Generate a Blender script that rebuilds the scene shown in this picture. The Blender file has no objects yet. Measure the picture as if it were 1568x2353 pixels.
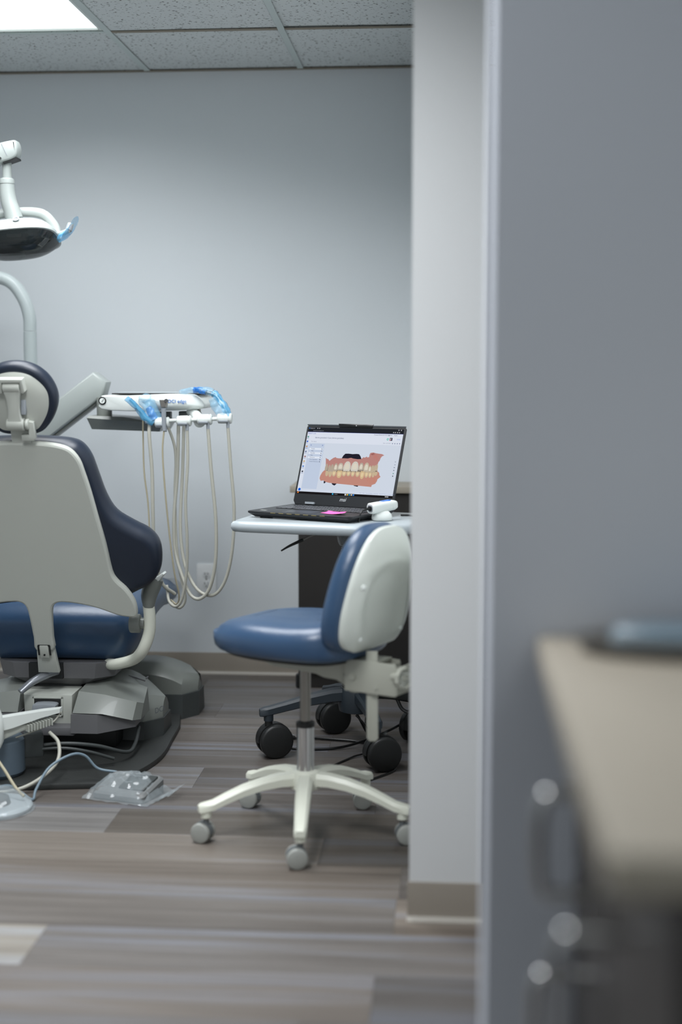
import bpy, bmesh, math, random
from mathutils import Vector, Matrix, noise
random.seed(7)
SC = bpy.context.scene
COL = SC.collection
R = math.radians

# ------------------------------------------------------------------ camera, world, exposure
cam_d = bpy.data.cameras.new('camera')
cam_d.sensor_fit = 'VERTICAL'
cam_d.sensor_height = 36.0
cam_d.sensor_width = 24.0
cam_d.lens = 50.0
cam_d.clip_start = 0.05
cam_d.dof.use_dof = True
cam_d.dof.focus_distance = 4.55
cam_d.dof.aperture_fstop = 1.3
cam = bpy.data.objects.new('camera', cam_d)
COL.objects.link(cam)
cam.location = (0, 0, 1.226)
cam.rotation_euler = (R(90 - 5.70), 0, R(4.37))
SC.camera = cam
w = bpy.data.worlds.new('world')
SC.world = w
w.use_nodes = True
w.node_tree.nodes['Background'].inputs[0].default_value = (0.90, 0.97, 1.0, 1)
w.node_tree.nodes['Background'].inputs[1].default_value = 0.62  # plain fill added from the open side to brighten partition and near wall
SC.view_settings.view_transform = 'Standard'
SC.view_settings.look = 'None'
SC.view_settings.gamma = 1.0
SC.view_settings.use_curve_mapping = False
SC.view_settings.exposure = 0.0
PANEL = 1.0           # radiance of the ceiling light diffusers as seen from the side
LAMP_W = (16.0, 23.0, 41.0, 4.0)         # power of each ceiling panel's lamp

# ------------------------------------------------------------------ materials
def lin(c):
    o = []
    for v in c:
        v = v / 255.0
        o.append(v / 12.92 if v <= 0.04045 else ((v + 0.055) / 1.055) ** 2.4)
    return (o[0], o[1], o[2], 1.0)

def mat(name, c, rough=0.5, metal=0.0, spec=0.5, bump=0.0, bscale=60.0, var=0.0, vscale=6.0, alpha=1.0,
        trans=0.0, emit=0.0, coat=0.0, ior=1.5):
    m = bpy.data.materials.new(name)
    m.use_nodes = True
    nt = m.node_tree
    b = nt.nodes['Principled BSDF']
    col = lin(c)
    b.inputs['Base Color'].default_value = col
    b.inputs['Roughness'].default_value = rough
    b.inputs['Metallic'].default_value = metal
    b.inputs['Specular IOR Level'].default_value = spec
    b.inputs['Alpha'].default_value = alpha
    b.inputs['Transmission Weight'].default_value = trans
    b.inputs['IOR'].default_value = ior
    b.inputs['Coat Weight'].default_value = coat
    if emit:
        b.inputs['Emission Color'].default_value = col
        b.inputs['Emission Strength'].default_value = emit
    tc = nt.nodes.new('ShaderNodeTexCoord')
    if var:
        n = nt.nodes.new('ShaderNodeTexNoise')
        n.inputs['Scale'].default_value = vscale
        n.inputs['Detail'].default_value = 5
        nt.links.new(tc.outputs['Object'], n.inputs['Vector'])
        mx = nt.nodes.new('ShaderNodeMix')
        mx.data_type = 'RGBA'
        mx.inputs[6].default_value = tuple(min(1, x * (1 - var)) for x in col[:3]) + (1,)
        mx.inputs[7].default_value = tuple(min(1, x * (1 + var)) for x in col[:3]) + (1,)
        nt.links.new(n.outputs['Fac'], mx.inputs[0])
        nt.links.new(mx.outputs[2], b.inputs['Base Color'])
    if bump:
        n2 = nt.nodes.new('ShaderNodeTexNoise')
        n2.inputs['Scale'].default_value = bscale
        n2.inputs['Detail'].default_value = 4
        nt.links.new(tc.outputs['Object'], n2.inputs['Vector'])
        bp = nt.nodes.new('ShaderNodeBump')
        bp.inputs['Strength'].default_value = bump
        bp.inputs['Distance'].default_value = 0.002
        nt.links.new(n2.outputs['Fac'], bp.inputs['Height'])
        nt.links.new(bp.outputs['Normal'], b.inputs['Normal'])
    return m

def plank_material():
    m = bpy.data.materials.new('grey_wood_plank')
    m.use_nodes = True
    nt = m.node_tree
    N, L = nt.nodes, nt.links
    b = N['Principled BSDF']
    tc = N.new('ShaderNodeTexCoord')
    oi = N.new('ShaderNodeObjectInfo')
    off = N.new('ShaderNodeVectorMath'); off.operation = 'SCALE'
    cmb = N.new('ShaderNodeCombineXYZ')
    for i in range(3):
        L.new(oi.outputs['Random'], cmb.inputs[i])
    L.new(cmb.outputs[0], off.inputs[0]); off.inputs['Scale'].default_value = 37.0
    add = N.new('ShaderNodeVectorMath'); add.operation = 'ADD'
    L.new(tc.outputs['Object'], add.inputs[0]); L.new(off.outputs[0], add.inputs[1])
    def stretched(sx, sy, det, rough=0.6, dist=0.0):
        mp = N.new('ShaderNodeMapping')
        mp.inputs['Scale'].default_value = (sx, sy, 1)
        L.new(add.outputs[0], mp.inputs['Vector'])
        n = N.new('ShaderNodeTexNoise')
        n.inputs['Scale'].default_value = 1.0
        n.inputs['Detail'].default_value = det
        n.inputs['Roughness'].default_value = rough
        n.inputs['Distortion'].default_value = dist
        L.new(mp.outputs[0], n.inputs['Vector'])
        return n
    tone = N.new('ShaderNodeValToRGB')
    e = tone.color_ramp.elements
    e[0].position = 0.0; e[0].color = lin((66, 61, 57))
    e[1].position = 1.0; e[1].color = lin((168, 168, 164))
    for p, c in ((0.2, (88, 82, 77)), (0.4, (112, 107, 102)), (0.6, (124, 117, 109)), (0.75, (98, 96, 96)), (0.9, (132, 130, 128))):
        k = tone.color_ramp.elements.new(p); k.color = lin(c)
    L.new(oi.outputs['Random'], tone.inputs[0])
    band = stretched(0.5, 11.0, 3, 0.6, 0.5)
    br = N.new('ShaderNodeValToRGB')
    br.color_ramp.elements[0].position = 0.34; br.color_ramp.elements[0].color = lin((88, 81, 75))
    br.color_ramp.elements[1].position = 0.68; br.color_ramp.elements[1].color = lin((142, 147, 158))
    k = br.color_ramp.elements.new(0.5); k.color = lin((124, 117, 110))
    L.new(band.outputs['Fac'], br.inputs[0])
    mx = N.new('ShaderNodeMix'); mx.data_type = 'RGBA'
    mx.inputs[0].default_value = 0.55
    L.new(tone.outputs[0], mx.inputs[6]); L.new(br.outputs[0], mx.inputs[7])
    grain = stretched(2.2, 95.0, 5, 0.7, 0.8)
    gr = N.new('ShaderNodeValToRGB')
    gr.color_ramp.elements[0].position = 0.28; gr.color_ramp.elements[0].color = (0.60, 0.58, 0.56, 1)
    gr.color_ramp.elements[1].position = 0.62; gr.color_ramp.elements[1].color = (1.05, 1.05, 1.06, 1)
    L.new(grain.outputs['Fac'], gr.inputs[0])
    mul = N.new('ShaderNodeMix'); mul.data_type = 'RGBA'; mul.blend_type = 'MULTIPLY'
    mul.inputs[0].default_value = 0.75
    L.new(mx.outputs[2], mul.inputs[6]); L.new(gr.outputs[0], mul.inputs[7])
    tint = N.new('ShaderNodeMix'); tint.data_type = 'RGBA'; tint.blend_type = 'MULTIPLY'; tint.inputs[0].default_value = 1.0
    L.new(mul.outputs[2], tint.inputs[6]); L.new(oi.outputs['Color'], tint.inputs[7])
    L.new(tint.outputs[2], b.inputs['Base Color'])
    b.inputs['Roughness'].default_value = 0.42
    b.inputs['Specular IOR Level'].default_value = 0.35
    bp = N.new('ShaderNodeBump'); bp.inputs['Strength'].default_value = 0.25; bp.inputs['Distance'].default_value = 0.001
    L.new(grain.outputs['Fac'], bp.inputs['Height']); L.new(bp.outputs['Normal'], b.inputs['Normal'])
    return m

def tile_material():
    m = bpy.data.materials.new('pitted_ceiling_board')
    m.use_nodes = True
    nt = m.node_tree
    N, L = nt.nodes, nt.links
    b = N['Principled BSDF']
    tc = N.new('ShaderNodeTexCoord')
    oi = N.new('ShaderNodeObjectInfo')
    add = N.new('ShaderNodeVectorMath'); add.operation = 'ADD'
    cmb = N.new('ShaderNodeCombineXYZ')
    mu = N.new('ShaderNodeMath'); mu.operation = 'MULTIPLY'; mu.inputs[1].default_value = 53.0
    L.new(oi.outputs['Random'], mu.inputs[0]); L.new(mu.outputs[0], cmb.inputs[0]); L.new(mu.outputs[0], cmb.inputs[1])
    L.new(tc.outputs['Object'], add.inputs[0]); L.new(cmb.outputs[0], add.inputs[1])
    n = N.new('ShaderNodeTexNoise'); n.inputs['Scale'].default_value = 95.0; n.inputs['Detail'].default_value = 3
    L.new(add.outputs[0], n.inputs['Vector'])
    r = N.new('ShaderNodeValToRGB')
    r.color_ramp.elements[0].position = 0.33; r.color_ramp.elements[0].color = lin((120, 122, 120))
    r.color_ramp.elements[1].position = 0.40; r.color_ramp.elements[1].color = lin((214, 219, 219))
    L.new(n.outputs['Fac'], r.inputs[0]); L.new(r.outputs[0], b.inputs['Base Color'])
    b.inputs['Roughness'].default_value = 0.95
    b.inputs['Specular IOR Level'].default_value = 0.1
    bp = N.new('ShaderNodeBump'); bp.inputs['Strength'].default_value = 0.5; bp.inputs['Distance'].default_value = 0.002
    L.new(r.outputs[0], bp.inputs['Height']); L.new(bp.outputs['Normal'], b.inputs['Normal'])
    return m

MT = {}
MT['wall'] = mat('pale_wall_paint', (219, 224, 227), 0.55, spec=0.25, bump=0.08, bscale=220, var=0.015, vscale=2)
MT['wall_grey'] = mat('grey_wall_paint', (212, 216, 225), 0.6, spec=0.25, bump=0.08, bscale=220, var=0.03, vscale=3)
MT['wall_lit'] = mat('lit_wall_paint', (238, 240, 240), 0.55, spec=0.25, bump=0.08, bscale=220, var=0.012, vscale=2)  # wall paint made whiter: extra light on the partition put into its colour
MT['tile'] = tile_material()
MT['rail'] = mat('painted_ceiling_rail', (198, 208, 206), 0.45)
MT['rail_edge'] = mat('dusty_rail_edge', (140, 132, 118), 0.7, var=0.25, vscale=14)
MT['plank'] = plank_material()
MT['subfloor'] = mat('dark_subfloor', (70, 66, 62), 0.8)
MT['base'] = mat('taupe_vinyl_base', (146, 138, 127), 0.45, spec=0.4, var=0.05)
MT['toe'] = mat('lit_base_toe', (168, 163, 154), 0.35)  # lighter than the base: light caught by the toe put into colour
MT['white'] = mat('white_plastic', (226, 231, 227), 0.32, spec=0.5, coat=0.15)
MT['white_m'] = mat('white_powder_coat', (224, 226, 212), 0.35, var=0.03, vscale=20)
MT['shell'] = mat('warm_grey_shell', (188, 191, 183), 0.42, var=0.02)
MT['shell_d'] = mat('grey_casting', (104, 104, 106), 0.4, var=0.04)
MT['skirt'] = mat('dark_grey_skirt', (60, 64, 64), 0.45, var=0.05)
MT['plate'] = mat('charcoal_base_plate', (46, 48, 47), 0.5, bump=0.2, bscale=300)
MT['blue'] = mat('navy_vinyl', (48, 74, 104), 0.33, spec=0.55, bump=0.22, bscale=70, var=0.06)
MT['navy_shade'] = mat('shaded_navy_vinyl', (28, 37, 52), 0.4, spec=0.45, bump=0.15, bscale=90)  # chair vinyl darkened: shade on backrest and headrest put into the colour
MT['black'] = mat('black_plastic', (30, 31, 31), 0.45, spec=0.4)
MT['black_g'] = mat('black_gloss', (18, 19, 20), 0.25)
MT['slate'] = mat('slate_painted_metal', (38, 46, 53), 0.42, var=0.05, vscale=12)
MT['cab'] = mat('espresso_laminate', (39, 36, 34), 0.5, var=0.08, vscale=9)
MT['beige'] = mat('beige_laminate', (160, 152, 138), 0.5, var=0.05, vscale=8)
MT['chrome'] = mat('chrome', (205, 205, 204), 0.14, metal=1.0)
MT['steel'] = mat('brushed_steel', (150, 146, 140), 0.35, metal=0.9)
MT['hose'] = mat('grey_hose', (178, 177, 166), 0.4)
MT['hose_b'] = mat('blue_grey_cord', (116, 134, 146), 0.4)
MT['hose_c'] = mat('tan_cord', (172, 164, 140), 0.45)
MT['grip'] = mat('grey_holder_plastic', (150, 156, 162), 0.4)
MT['film'] = mat('blue_barrier_film', (92, 184, 232), 0.12, alpha=0.5, spec=0.7)
MT['film_l'] = mat('pale_blue_barrier_film', (150, 206, 236), 0.15, alpha=0.33, spec=0.7)
MT['film_d'] = mat('folded_blue_film', (36, 118, 205), 0.15, alpha=0.8, spec=0.7)
MT['clear'] = mat('clear_plastic_film', (186, 196, 200), 0.07, alpha=0.30, spec=0.9)
MT['lens'] = mat('smoked_lens', (48, 54, 55), 0.06, alpha=0.72, spec=0.8)
MT['reflector'] = mat('lamp_reflector', (120, 128, 128), 0.18, metal=0.9)
MT['dark_in'] = mat('dark_interior', (22, 24, 24), 0.5)
MT['table'] = mat('pale_grey_tabletop', (178, 186, 190), 0.3, coat=0.2)
MT['laptop'] = mat('black_laptop_shell', (27, 29, 32), 0.38, spec=0.5)
MT['key'] = mat('black_key', (40, 43, 50), 0.3)
MT['pink'] = mat('pink_paper', (246, 108, 186), 0.7)
MT['outlet'] = mat('white_outlet_plastic', (240, 242, 242), 0.35)
MT['slot'] = mat('dark_slot', (40, 40, 40), 0.6)
MT['stool_w'] = mat('ivory_stool_plastic', (214, 219, 212), 0.4, coat=0.1)
MT['stool_m'] = mat('ivory_painted_steel', (170, 171, 160), 0.45, var=0.05, vscale=14)
MT['caster_g'] = mat('grey_caster', (160, 162, 157), 0.45, var=0.05, vscale=20)
MT['caster_d'] = mat('grey_caster_hood', (104, 109, 112), 0.45)
MT['cover'] = mat('smooth_grey_cover', (128, 132, 127), 0.35, coat=0.1)
MT['pedal'] = mat('grey_pedal', (112, 114, 114), 0.55)
MT['blue_print'] = mat('blue_print', (40, 110, 190), 0.5)
MT['grey_print'] = mat('grey_print', (92, 98, 104), 0.5)
MT['brand'] = mat('silver_print', (205, 208, 210), 0.4)
MT['accent'] = mat('blue_accent', (36, 116, 214), 0.3)
MT['shell_p'] = mat('pale_grey_pole', (196, 206, 206), 0.35)
MT['glint'] = mat('warm_edge_glint', (200, 180, 120), 0.25, metal=0.8)  # colour of the painted reflections on the laptop edge
MT['lamp_white'] = mat('off_white_lamp_shell', (170, 177, 174), 0.35, coat=0.1)
MT['drum'] = mat('blue_grey_housing', (92, 106, 118), 0.4)
MT['lever'] = mat('satin_lever', (150, 154, 160), 0.32, metal=0.6)
MT['diffuser'] = mat('lit_diffuser', (240, 250, 250), 0.5, emit=PANEL)

# ------------------------------------------------------------------ mesh helpers
def frame(o, x, y):
    x = Vector(x).normalized(); y = Vector(y)
    y = (y - x * y.dot(x)).normalized(); z = x.cross(y)
    m = Matrix((x, y, z)).transposed().to_4x4()
    m.translation = Vector(o)
    return m

XZ = lambda o: frame(o, (1, 0, 0), (0, 0, 1))          # outline in x,z ; local w points to -y (camera)
XY = lambda o: frame(o, (1, 0, 0), (0, 1, 0))

def crom(pts, k=6, closed=False):
    P = [Vector(p) for p in pts]
    n = len(P)
    if n < 3:
        return P
    out = []
    for i in range(n if closed else n - 1):
        if closed:
            p0, p1, p2, p3 = P[i - 1], P[i], P[(i + 1) % n], P[(i + 2) % n]
        else:
            p1, p2 = P[i], P[i + 1]
            p0 = P[i - 1] if i else p1 * 2 - p2
            p3 = P[i + 2] if i + 2 < n else p2 * 2 - p1
        for j in range(k):
            t = j / k
            out.append(0.5 * ((2 * p1) + (p2 - p0) * t + (2 * p0 - 5 * p1 + 4 * p2 - p3) * t * t + (3 * p1 - p0 - 3 * p2 + p3) * t ** 3))
    if not closed:
        out.append(P[-1])
    return out

def crom2(pts, k=5, closed=True):
    return [(v.x, v.y) for v in crom([(p[0], p[1], 0) for p in pts], k, closed)]

def mirror2(half):
    return list(half) + [(-x, y) for x, y in reversed(half) if abs(x) > 1e-4]

def rrect(wd, h, r, n=5):
    o = []
    for cx, cy, a0 in ((wd / 2 - r, h / 2 - r, 0), (-wd / 2 + r, h / 2 - r, 90), (-wd / 2 + r, -h / 2 + r, 180), (wd / 2 - r, -h / 2 + r, 270)):
        for i in range(n + 1):
            a = R(a0 + 90 * i / n)
            o.append((cx + r * math.cos(a), cy + r * math.sin(a)))
    return o

def ellipse(rx, ry, n=28, cx=0, cy=0):
    return [(cx + rx * math.cos(2 * math.pi * i / n), cy + ry * math.sin(2 * math.pi * i / n)) for i in range(n)]

def ccw(o):
    a = sum(o[i][0] * o[(i + 1) % len(o)][1] - o[(i + 1) % len(o)][0] * o[i][1] for i in range(len(o)))
    return list(o) if a > 0 else list(reversed(o))

def inset(o, d):
    n = len(o); res = []
    for i in range(n):
        a, b, c = Vector(o[i - 1]), Vector(o[i]), Vector(o[(i + 1) % n])
        e1 = (b - a); e2 = (c - b)
        if e1.length < 1e-9: e1 = e2
        if e2.length < 1e-9: e2 = e1
        e1 = e1.normalized(); e2 = e2.normalized()
        nn = Vector((-e1.y, e1.x)) + Vector((-e2.y, e2.x))
        nn = nn.normalized() if nn.length > 1e-6 else Vector((-e1.y, e1.x))
        res.append((b.x + nn.x * d, b.y + nn.y * d))
    return res

class MB:
    def __init__(s):
        s.bm = bmesh.new()
    def _merge(s, t, M=None):
        if M is not None:
            t.transform(M)
        me = bpy.data.meshes.new('tmp')
        t.to_mesh(me); t.free()
        s.bm.from_mesh(me)
        bpy.data.meshes.remove(me)
        return s
    def box(s, c, size, bevel=0.0, rot=(0, 0, 0), seg=2, M=None):
        t = bmesh.new()
        bmesh.ops.create_cube(t, size=1.0)
        bmesh.ops.scale(t, vec=size, verts=t.verts)
        if bevel:
            bmesh.ops.bevel(t, geom=t.edges[:], offset=bevel, segments=seg, profile=0.5, affect='EDGES')
        from mathutils import Euler
        X = Matrix.Translation(c) @ Euler(rot).to_matrix().to_4x4()
        return s._merge(t, (M @ X) if M is not None else X)
    def rings(s, rings, cap0=True, cap1=True, M=None, closed=True):
        t = bmesh.new()
        vv = [[t.verts.new(p) for p in r] for r in rings]
        n = len(rings[0])
        for a, b in zip(vv[:-1], vv[1:]):
            for i in range(n if closed else n - 1):
                j = (i + 1) % n
                t.faces.new((a[i], a[j], b[j], b[i]))
        if cap0: t.faces.new(list(reversed(vv[0])))
        if cap1: t.faces.new(vv[-1])
        bmesh.ops.recalc_face_normals(t, faces=t.faces)
        return s._merge(t, M)
    def tube(s, pts, r, n=10, k=6, smooth=True, up=None, asp=1.0):
        P = crom(pts, k) if smooth else [Vector(p) for p in pts]
        rr = r if callable(r) else (lambda u: r)
        T = []
        for i in range(len(P)):
            a = P[max(i - 1, 0)]; b = P[min(i + 1, len(P) - 1)]
            T.append((b - a).normalized())
        ref = Vector(up) if up else (Vector((0, 0, 1)) if abs(T[0].z) < 0.9 else Vector((0, 1, 0)))
        nrm = (ref - T[0] * ref.dot(T[0])).normalized()
        rings = []
        for i, p in enumerate(P):
            nrm = (nrm - T[i] * nrm.dot(T[i])).normalized()
            bi = T[i].cross(nrm)
            rad = rr(i / (len(P) - 1))
            rings.append([p + nrm * (rad * math.cos(2 * math.pi * q / n)) + bi * (rad * asp * math.sin(2 * math.pi * q / n)) for q in range(n)])
        return s.rings(rings)
    def cyl(s, p0, p1, r0, r1=None, n=20, bevel=0.0):
        p0, p1 = Vector(p0), Vector(p1)
        r1 = r0 if r1 is None else r1
        d = p1 - p0; L = d.length
        prof = [(r0, 0), (r1, L)] if not bevel else [(r0 - bevel, 0), (r0 - bevel * 0.3, bevel * 0.3), (r0, bevel), (r1, L - bevel), (r1 - bevel * 0.3, L - bevel * 0.3), (r1 - bevel, L)]
        return s.lathe(prof, n, p0, d)
    def lathe(s, prof, n=24, o=(0, 0, 0), axis=(0, 0, 1)):
        z = Vector(axis).normalized()
        x = z.orthogonal().normalized(); y = z.cross(x); o = Vector(o)
        return s.rings([[o + z * h + x * (max(r, 1e-5) * math.cos(2 * math.pi * i / n)) + y * (max(r, 1e-5) * math.sin(2 * math.pi * i / n)) for i in range(n)] for r, h in prof])
    def inflate(s, outline, layers, M):
        o = ccw(outline)
        rings = []
        for d, h in layers:
            q = inset(o, d) if abs(d) > 1e-9 else o
            rings.append([Vector((x, y, h)) for x, y in q])
        return s.rings(rings, M=M)
    def prism(s, outline, h0, h1, M, b=0.0):
        if b:
            return s.inflate(outline, [(b, h0), (b * 0.3, h0 + b * 0.3), (0, h0 + b), (0, h1 - b), (b * 0.3, h1 - b * 0.3), (b, h1)], M)
        return s.inflate(outline, [(0, h0), (0, h1)], M)
    def disc(s, outline, f, M, nt=10, back=None, c=(0, 0)):
        """height field over an outline scaled about c: f(u, v, t) -> height; closed with a back at constant height"""
        o = ccw(outline)
        rings = []
        for k in range(nt, 0, -1):
            t = k / nt
            rings.append([Vector((c[0] + (x - c[0]) * t, c[1] + (y - c[1]) * t, f(c[0] + (x - c[0]) * t, c[1] + (y - c[1]) * t, t))) for x, y in o])
        if back is not None:
            rings.insert(0, [Vector((x, y, back)) for x, y in o])
        t = bmesh.new()
        vv = [[t.verts.new(p) for p in r] for r in rings]
        n = len(o)
        for a, b in zip(vv[:-1], vv[1:]):
            for i in range(n):
                j = (i + 1) % n
                t.faces.new((a[i], a[j], b[j], b[i]))
        cv = t.verts.new((c[0], c[1], f(c[0], c[1], 0)))
        for i in range(n):
            t.faces.new((vv[-1][i], vv[-1][(i + 1) % n], cv))
        if back is not None:
            t.faces.new(list(reversed(vv[0])))
        bmesh.ops.recalc_face_normals(t, faces=t.faces)
        return s._merge(t, M)
    def poly(s, pts):
        s.bm.faces.new([s.bm.verts.new(p) for p in pts])
        return s
    def grid(s, f, nu, nv):
        vv = [[s.bm.verts.new(f(i / nu, j / nv)) for j in range(nv + 1)] for i in range(nu + 1)]
        for i in range(nu):
            for j in range(nv):
                s.bm.faces.new((vv[i][j], vv[i + 1][j], vv[i + 1][j + 1], vv[i][j + 1]))
        return s
    def out(s, name, m, parent=None, world=True, smooth=38, label=None, loc=None):
        me = bpy.data.meshes.new(name)
        s.bm.to_mesh(me); s.bm.free()
        if parent is not None and world:
            me.transform(pm(parent).inverted())
        elif parent is None and loc is not None:
            me.transform(Matrix.Translation(-Vector(loc)))
        if smooth:
            me.shade_smooth()
            me.set_sharp_from_angle(angle=R(smooth))
        me.materials.append(MT[m])
        o = bpy.data.objects.new(name, me)
        COL.objects.link(o)
        if parent is not None:
            o.parent = parent
        elif loc is not None:
            o.location = loc
        if label: o['label'] = label
        return o

def pm(o):
    """world matrix of a (not yet evaluated) object"""
    m = Matrix.LocRotScale(o.location, o.rotation_euler, o.scale)
    return (pm(o.parent) @ m) if o.parent else m

def tag(o, label, cat, group=None, kind=None):
    if label: o['label'] = label
    if cat: o['category'] = cat
    if group: o['group'] = group
    if kind: o['kind'] = kind
    return o

def thing(name, label, cat, loc, rz=0.0, group=None):
    o = bpy.data.objects.new(name, None)
    COL.objects.link(o)
    o.location = loc; o.rotation_euler = (0, 0, rz)
    o.empty_display_size = 0.05
    return tag(o, label, cat, group)

def struct(o, label=None):
    o['kind'] = 'structure'
    if label: o['label'] = label
    return o

def child_copy(src, parent, loc, rot=(0, 0, 0), scale=(1, 1, 1)):
    c = src.copy()
    COL.objects.link(c)
    c.parent = parent; c.location = loc; c.rotation_euler = rot; c.scale = scale
    return c

def text(name, body, size, m, parent, M, align='LEFT', ext=0.0, shear=0.0, world=True):
    cu = bpy.data.curves.new(name, 'FONT')
    cu.body = body; cu.size = size; cu.align_x = align; cu.align_y = 'CENTER'
    cu.extrude = ext; cu.shear = shear; cu.resolution_u = 3
    cu.materials.append(MT[m] if isinstance(m, str) else m)
    tmp = bpy.data.objects.new(name, cu)
    me = bpy.data.meshes.new_from_object(tmp)
    bpy.data.objects.remove(tmp)
    me.transform((pm(parent).inverted() @ M) if world else M)
    o = bpy.data.objects.new(name, me)
    COL.objects.link(o)
    o.parent = parent
    return o

# ------------------------------------------------------------------ room shell
X0, X1, Y0, Y1, CZ = -3.0, 2.2, -2.0, 5.62, 2.385
fl = MB().box(((X0 + X1) / 2, (Y0 + Y1) / 2, -0.06), (X1 - X0 + 0.3, Y1 - Y0 + 0.3, 0.10)).out('floor', 'subfloor', smooth=0)
struct(fl, 'floor of grey brown wood planks')
PW = 0.2115
def plank_mesh(L):
    return MB().box((0, 0, 0), (L - 0.0005, PW - 0.0005, 0.01), bevel=0.0003, seg=1).out('plank', 'plank', None, smooth=0)
full = plank_mesh(1.22)
full_used = False
joints = {0: -0.115, -1: -0.882, 2: -0.321, 3: -0.912, 11: -0.95, 1: -1.33, 4: -0.2, 5: -0.75, 6: -1.15}
rnd = random.Random(3)
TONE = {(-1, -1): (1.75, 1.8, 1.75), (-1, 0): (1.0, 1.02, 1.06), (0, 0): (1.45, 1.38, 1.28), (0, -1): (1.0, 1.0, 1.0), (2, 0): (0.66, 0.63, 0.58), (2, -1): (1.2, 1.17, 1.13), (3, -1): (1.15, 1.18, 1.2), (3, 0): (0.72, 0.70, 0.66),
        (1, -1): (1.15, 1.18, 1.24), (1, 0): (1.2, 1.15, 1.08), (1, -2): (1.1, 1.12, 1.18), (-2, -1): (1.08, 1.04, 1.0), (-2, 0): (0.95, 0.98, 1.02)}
for k in range(-15, 13):
    ya = 2.993 + PW * k
    yb = ya + PW
    if yb > Y1 + 0.001:
        yb = Y1
    j = joints.get(k, rnd.uniform(-1.2, 0.0))
    n_j = -4
    a = j - 1.22 * 4
    while a < X1:
        b = a + 1.22
        ca, cb = max(a, X0), min(b, X1)
        if cb - ca > 0.03:
            if cb - ca > 1.2199 and abs(yb - ya - PW) < 1e-6:
                if not full_used:
                    o = full; full_used = True
                else:
                    o = full.copy(); COL.objects.link(o)
            else:
                o = MB().box((0, 0, 0), (cb - ca - 0.0005, yb - ya - 0.0005, 0.01), bevel=0.0003, seg=1).out('plank', 'plank', None, smooth=0)
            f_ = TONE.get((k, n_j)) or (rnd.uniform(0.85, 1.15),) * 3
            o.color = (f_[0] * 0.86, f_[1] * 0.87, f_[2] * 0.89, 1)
            o.parent = fl
            o.location = ((ca + cb) / 2, (ya + yb) / 2, -0.005)
        a = b
        n_j += 1

def wall(name, x0, x1, y0, y1, z0, z1, m='wall', label=None):
    return struct(MB().box(((x0 + x1) / 2, (y0 + y1) / 2, (z0 + z1) / 2), (x1 - x0, y1 - y0, z1 - z0)).out(name, m, smooth=0), label)
HZ = 2.55
wall('wall_back', X0, X1, Y1, Y1 + 0.12, -0.1, HZ, label='pale blue grey painted back wall')
wall('wall_left', X0 - 0.12, X0, Y0, Y1, -0.1, HZ, label='pale painted side wall')
wall('wall_right', X1, X1 + 0.12, Y0, Y1, -0.1, HZ, label='pale painted side wall of corridor')
PX0, PX1, PY0 = -0.083, 0.075, 3.085
struct(MB().prism([(PX0, PY0), (PX1, PY0), (PX1, Y1), (PX0, Y1)], -0.005, HZ, XY((0, 0, 0)), 0.003).out('wall_partition', 'wall_lit', smooth=30), 'narrow white end of the partition wall')
NX, NY0, NY1 = 0.049, 1.75, 1.98
struct(MB().prism([(NX, NY0), (X1, NY0), (X1, NY1), (NX, NY1)], -0.005, HZ, XY((0, 0, 0)), 0.004).out('wall_near', 'wall_grey', smooth=30), 'grey blurred foreground wall behind the counter')

def baseboard(name, p0, p1, nrm, h=0.088, label=None):
    p0, p1, nrm = Vector(p0), Vector(p1), Vector(nrm)
    prof = [(0, 0.012), (0.009, 0.012), (0.006, 0.026), (0.005, h - 0.004), (0.003, h), (0, h)]
    toe = [(0, 0), (0.019, 0), (0.019, 0.003), (0.014, 0.006), (0.009, 0.012), (0, 0.012)]
    def ext(pr):
        return MB().rings([[p + nrm * a + Vector((0, 0, b)) for a, b in pr] for p in (p0, p1)])
    o = struct(ext(prof).out(name, 'base', smooth=50), label)
    ext(toe).out('base_toe', 'toe', o, smooth=50)
    return o
baseboard('baseboard_back', (X0, Y1, 0), (PX0, Y1, 0), (0, -1, 0), label='taupe vinyl baseboard along the back wall')
baseboard('baseboard_partition', (PX0 - 0.004, PY0, 0), (PX1 + 0.004, PY0, 0), (0, -1, 0), label='taupe vinyl baseboard on the partition end')
baseboard('baseboard_near_side', (NX, NY0, 0), (NX, NY1, 0), (-1, 0, 0))

# ------------------------------------------------------------------ ceiling
ce = struct(MB().box(((X0 + X1) / 2, (Y0 + Y1) / 2, HZ + 0.03), (X1 - X0 + 0.24, Y1 - Y0 + 0.24, 0.06)).out('ceiling', 'rail', smooth=0), 'suspended ceiling of pitted tiles in a painted grid')
GX = [-1.185 + 0.6 * i for i in range(-3, 6)]
GY = [4.965 - 0.6 * i for i in range(0, 12)]
lights = []          # (x0, x1, y0, y1) openings of the lamps
LAMPS = [(-1.785, -1.185, 4.965 - 1.2, 4.965), (-1.185, -0.585, 4.965 - 1.8, 4.965 - 0.6), (-1.185, -0.585, 4.965 - 3.6, 4.965 - 2.4), (0.615, 1.215, 4.965 - 6.0, 4.965 - 4.8)]
xs = [X0] + [g for g in GX if X0 + 0.02 < g < X1 - 0.02] + [X1]
ys = sorted([Y0] + [g for g in GY if Y0 + 0.02 < g < Y1 - 0.02] + [Y1])
tile0 = {}
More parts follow.
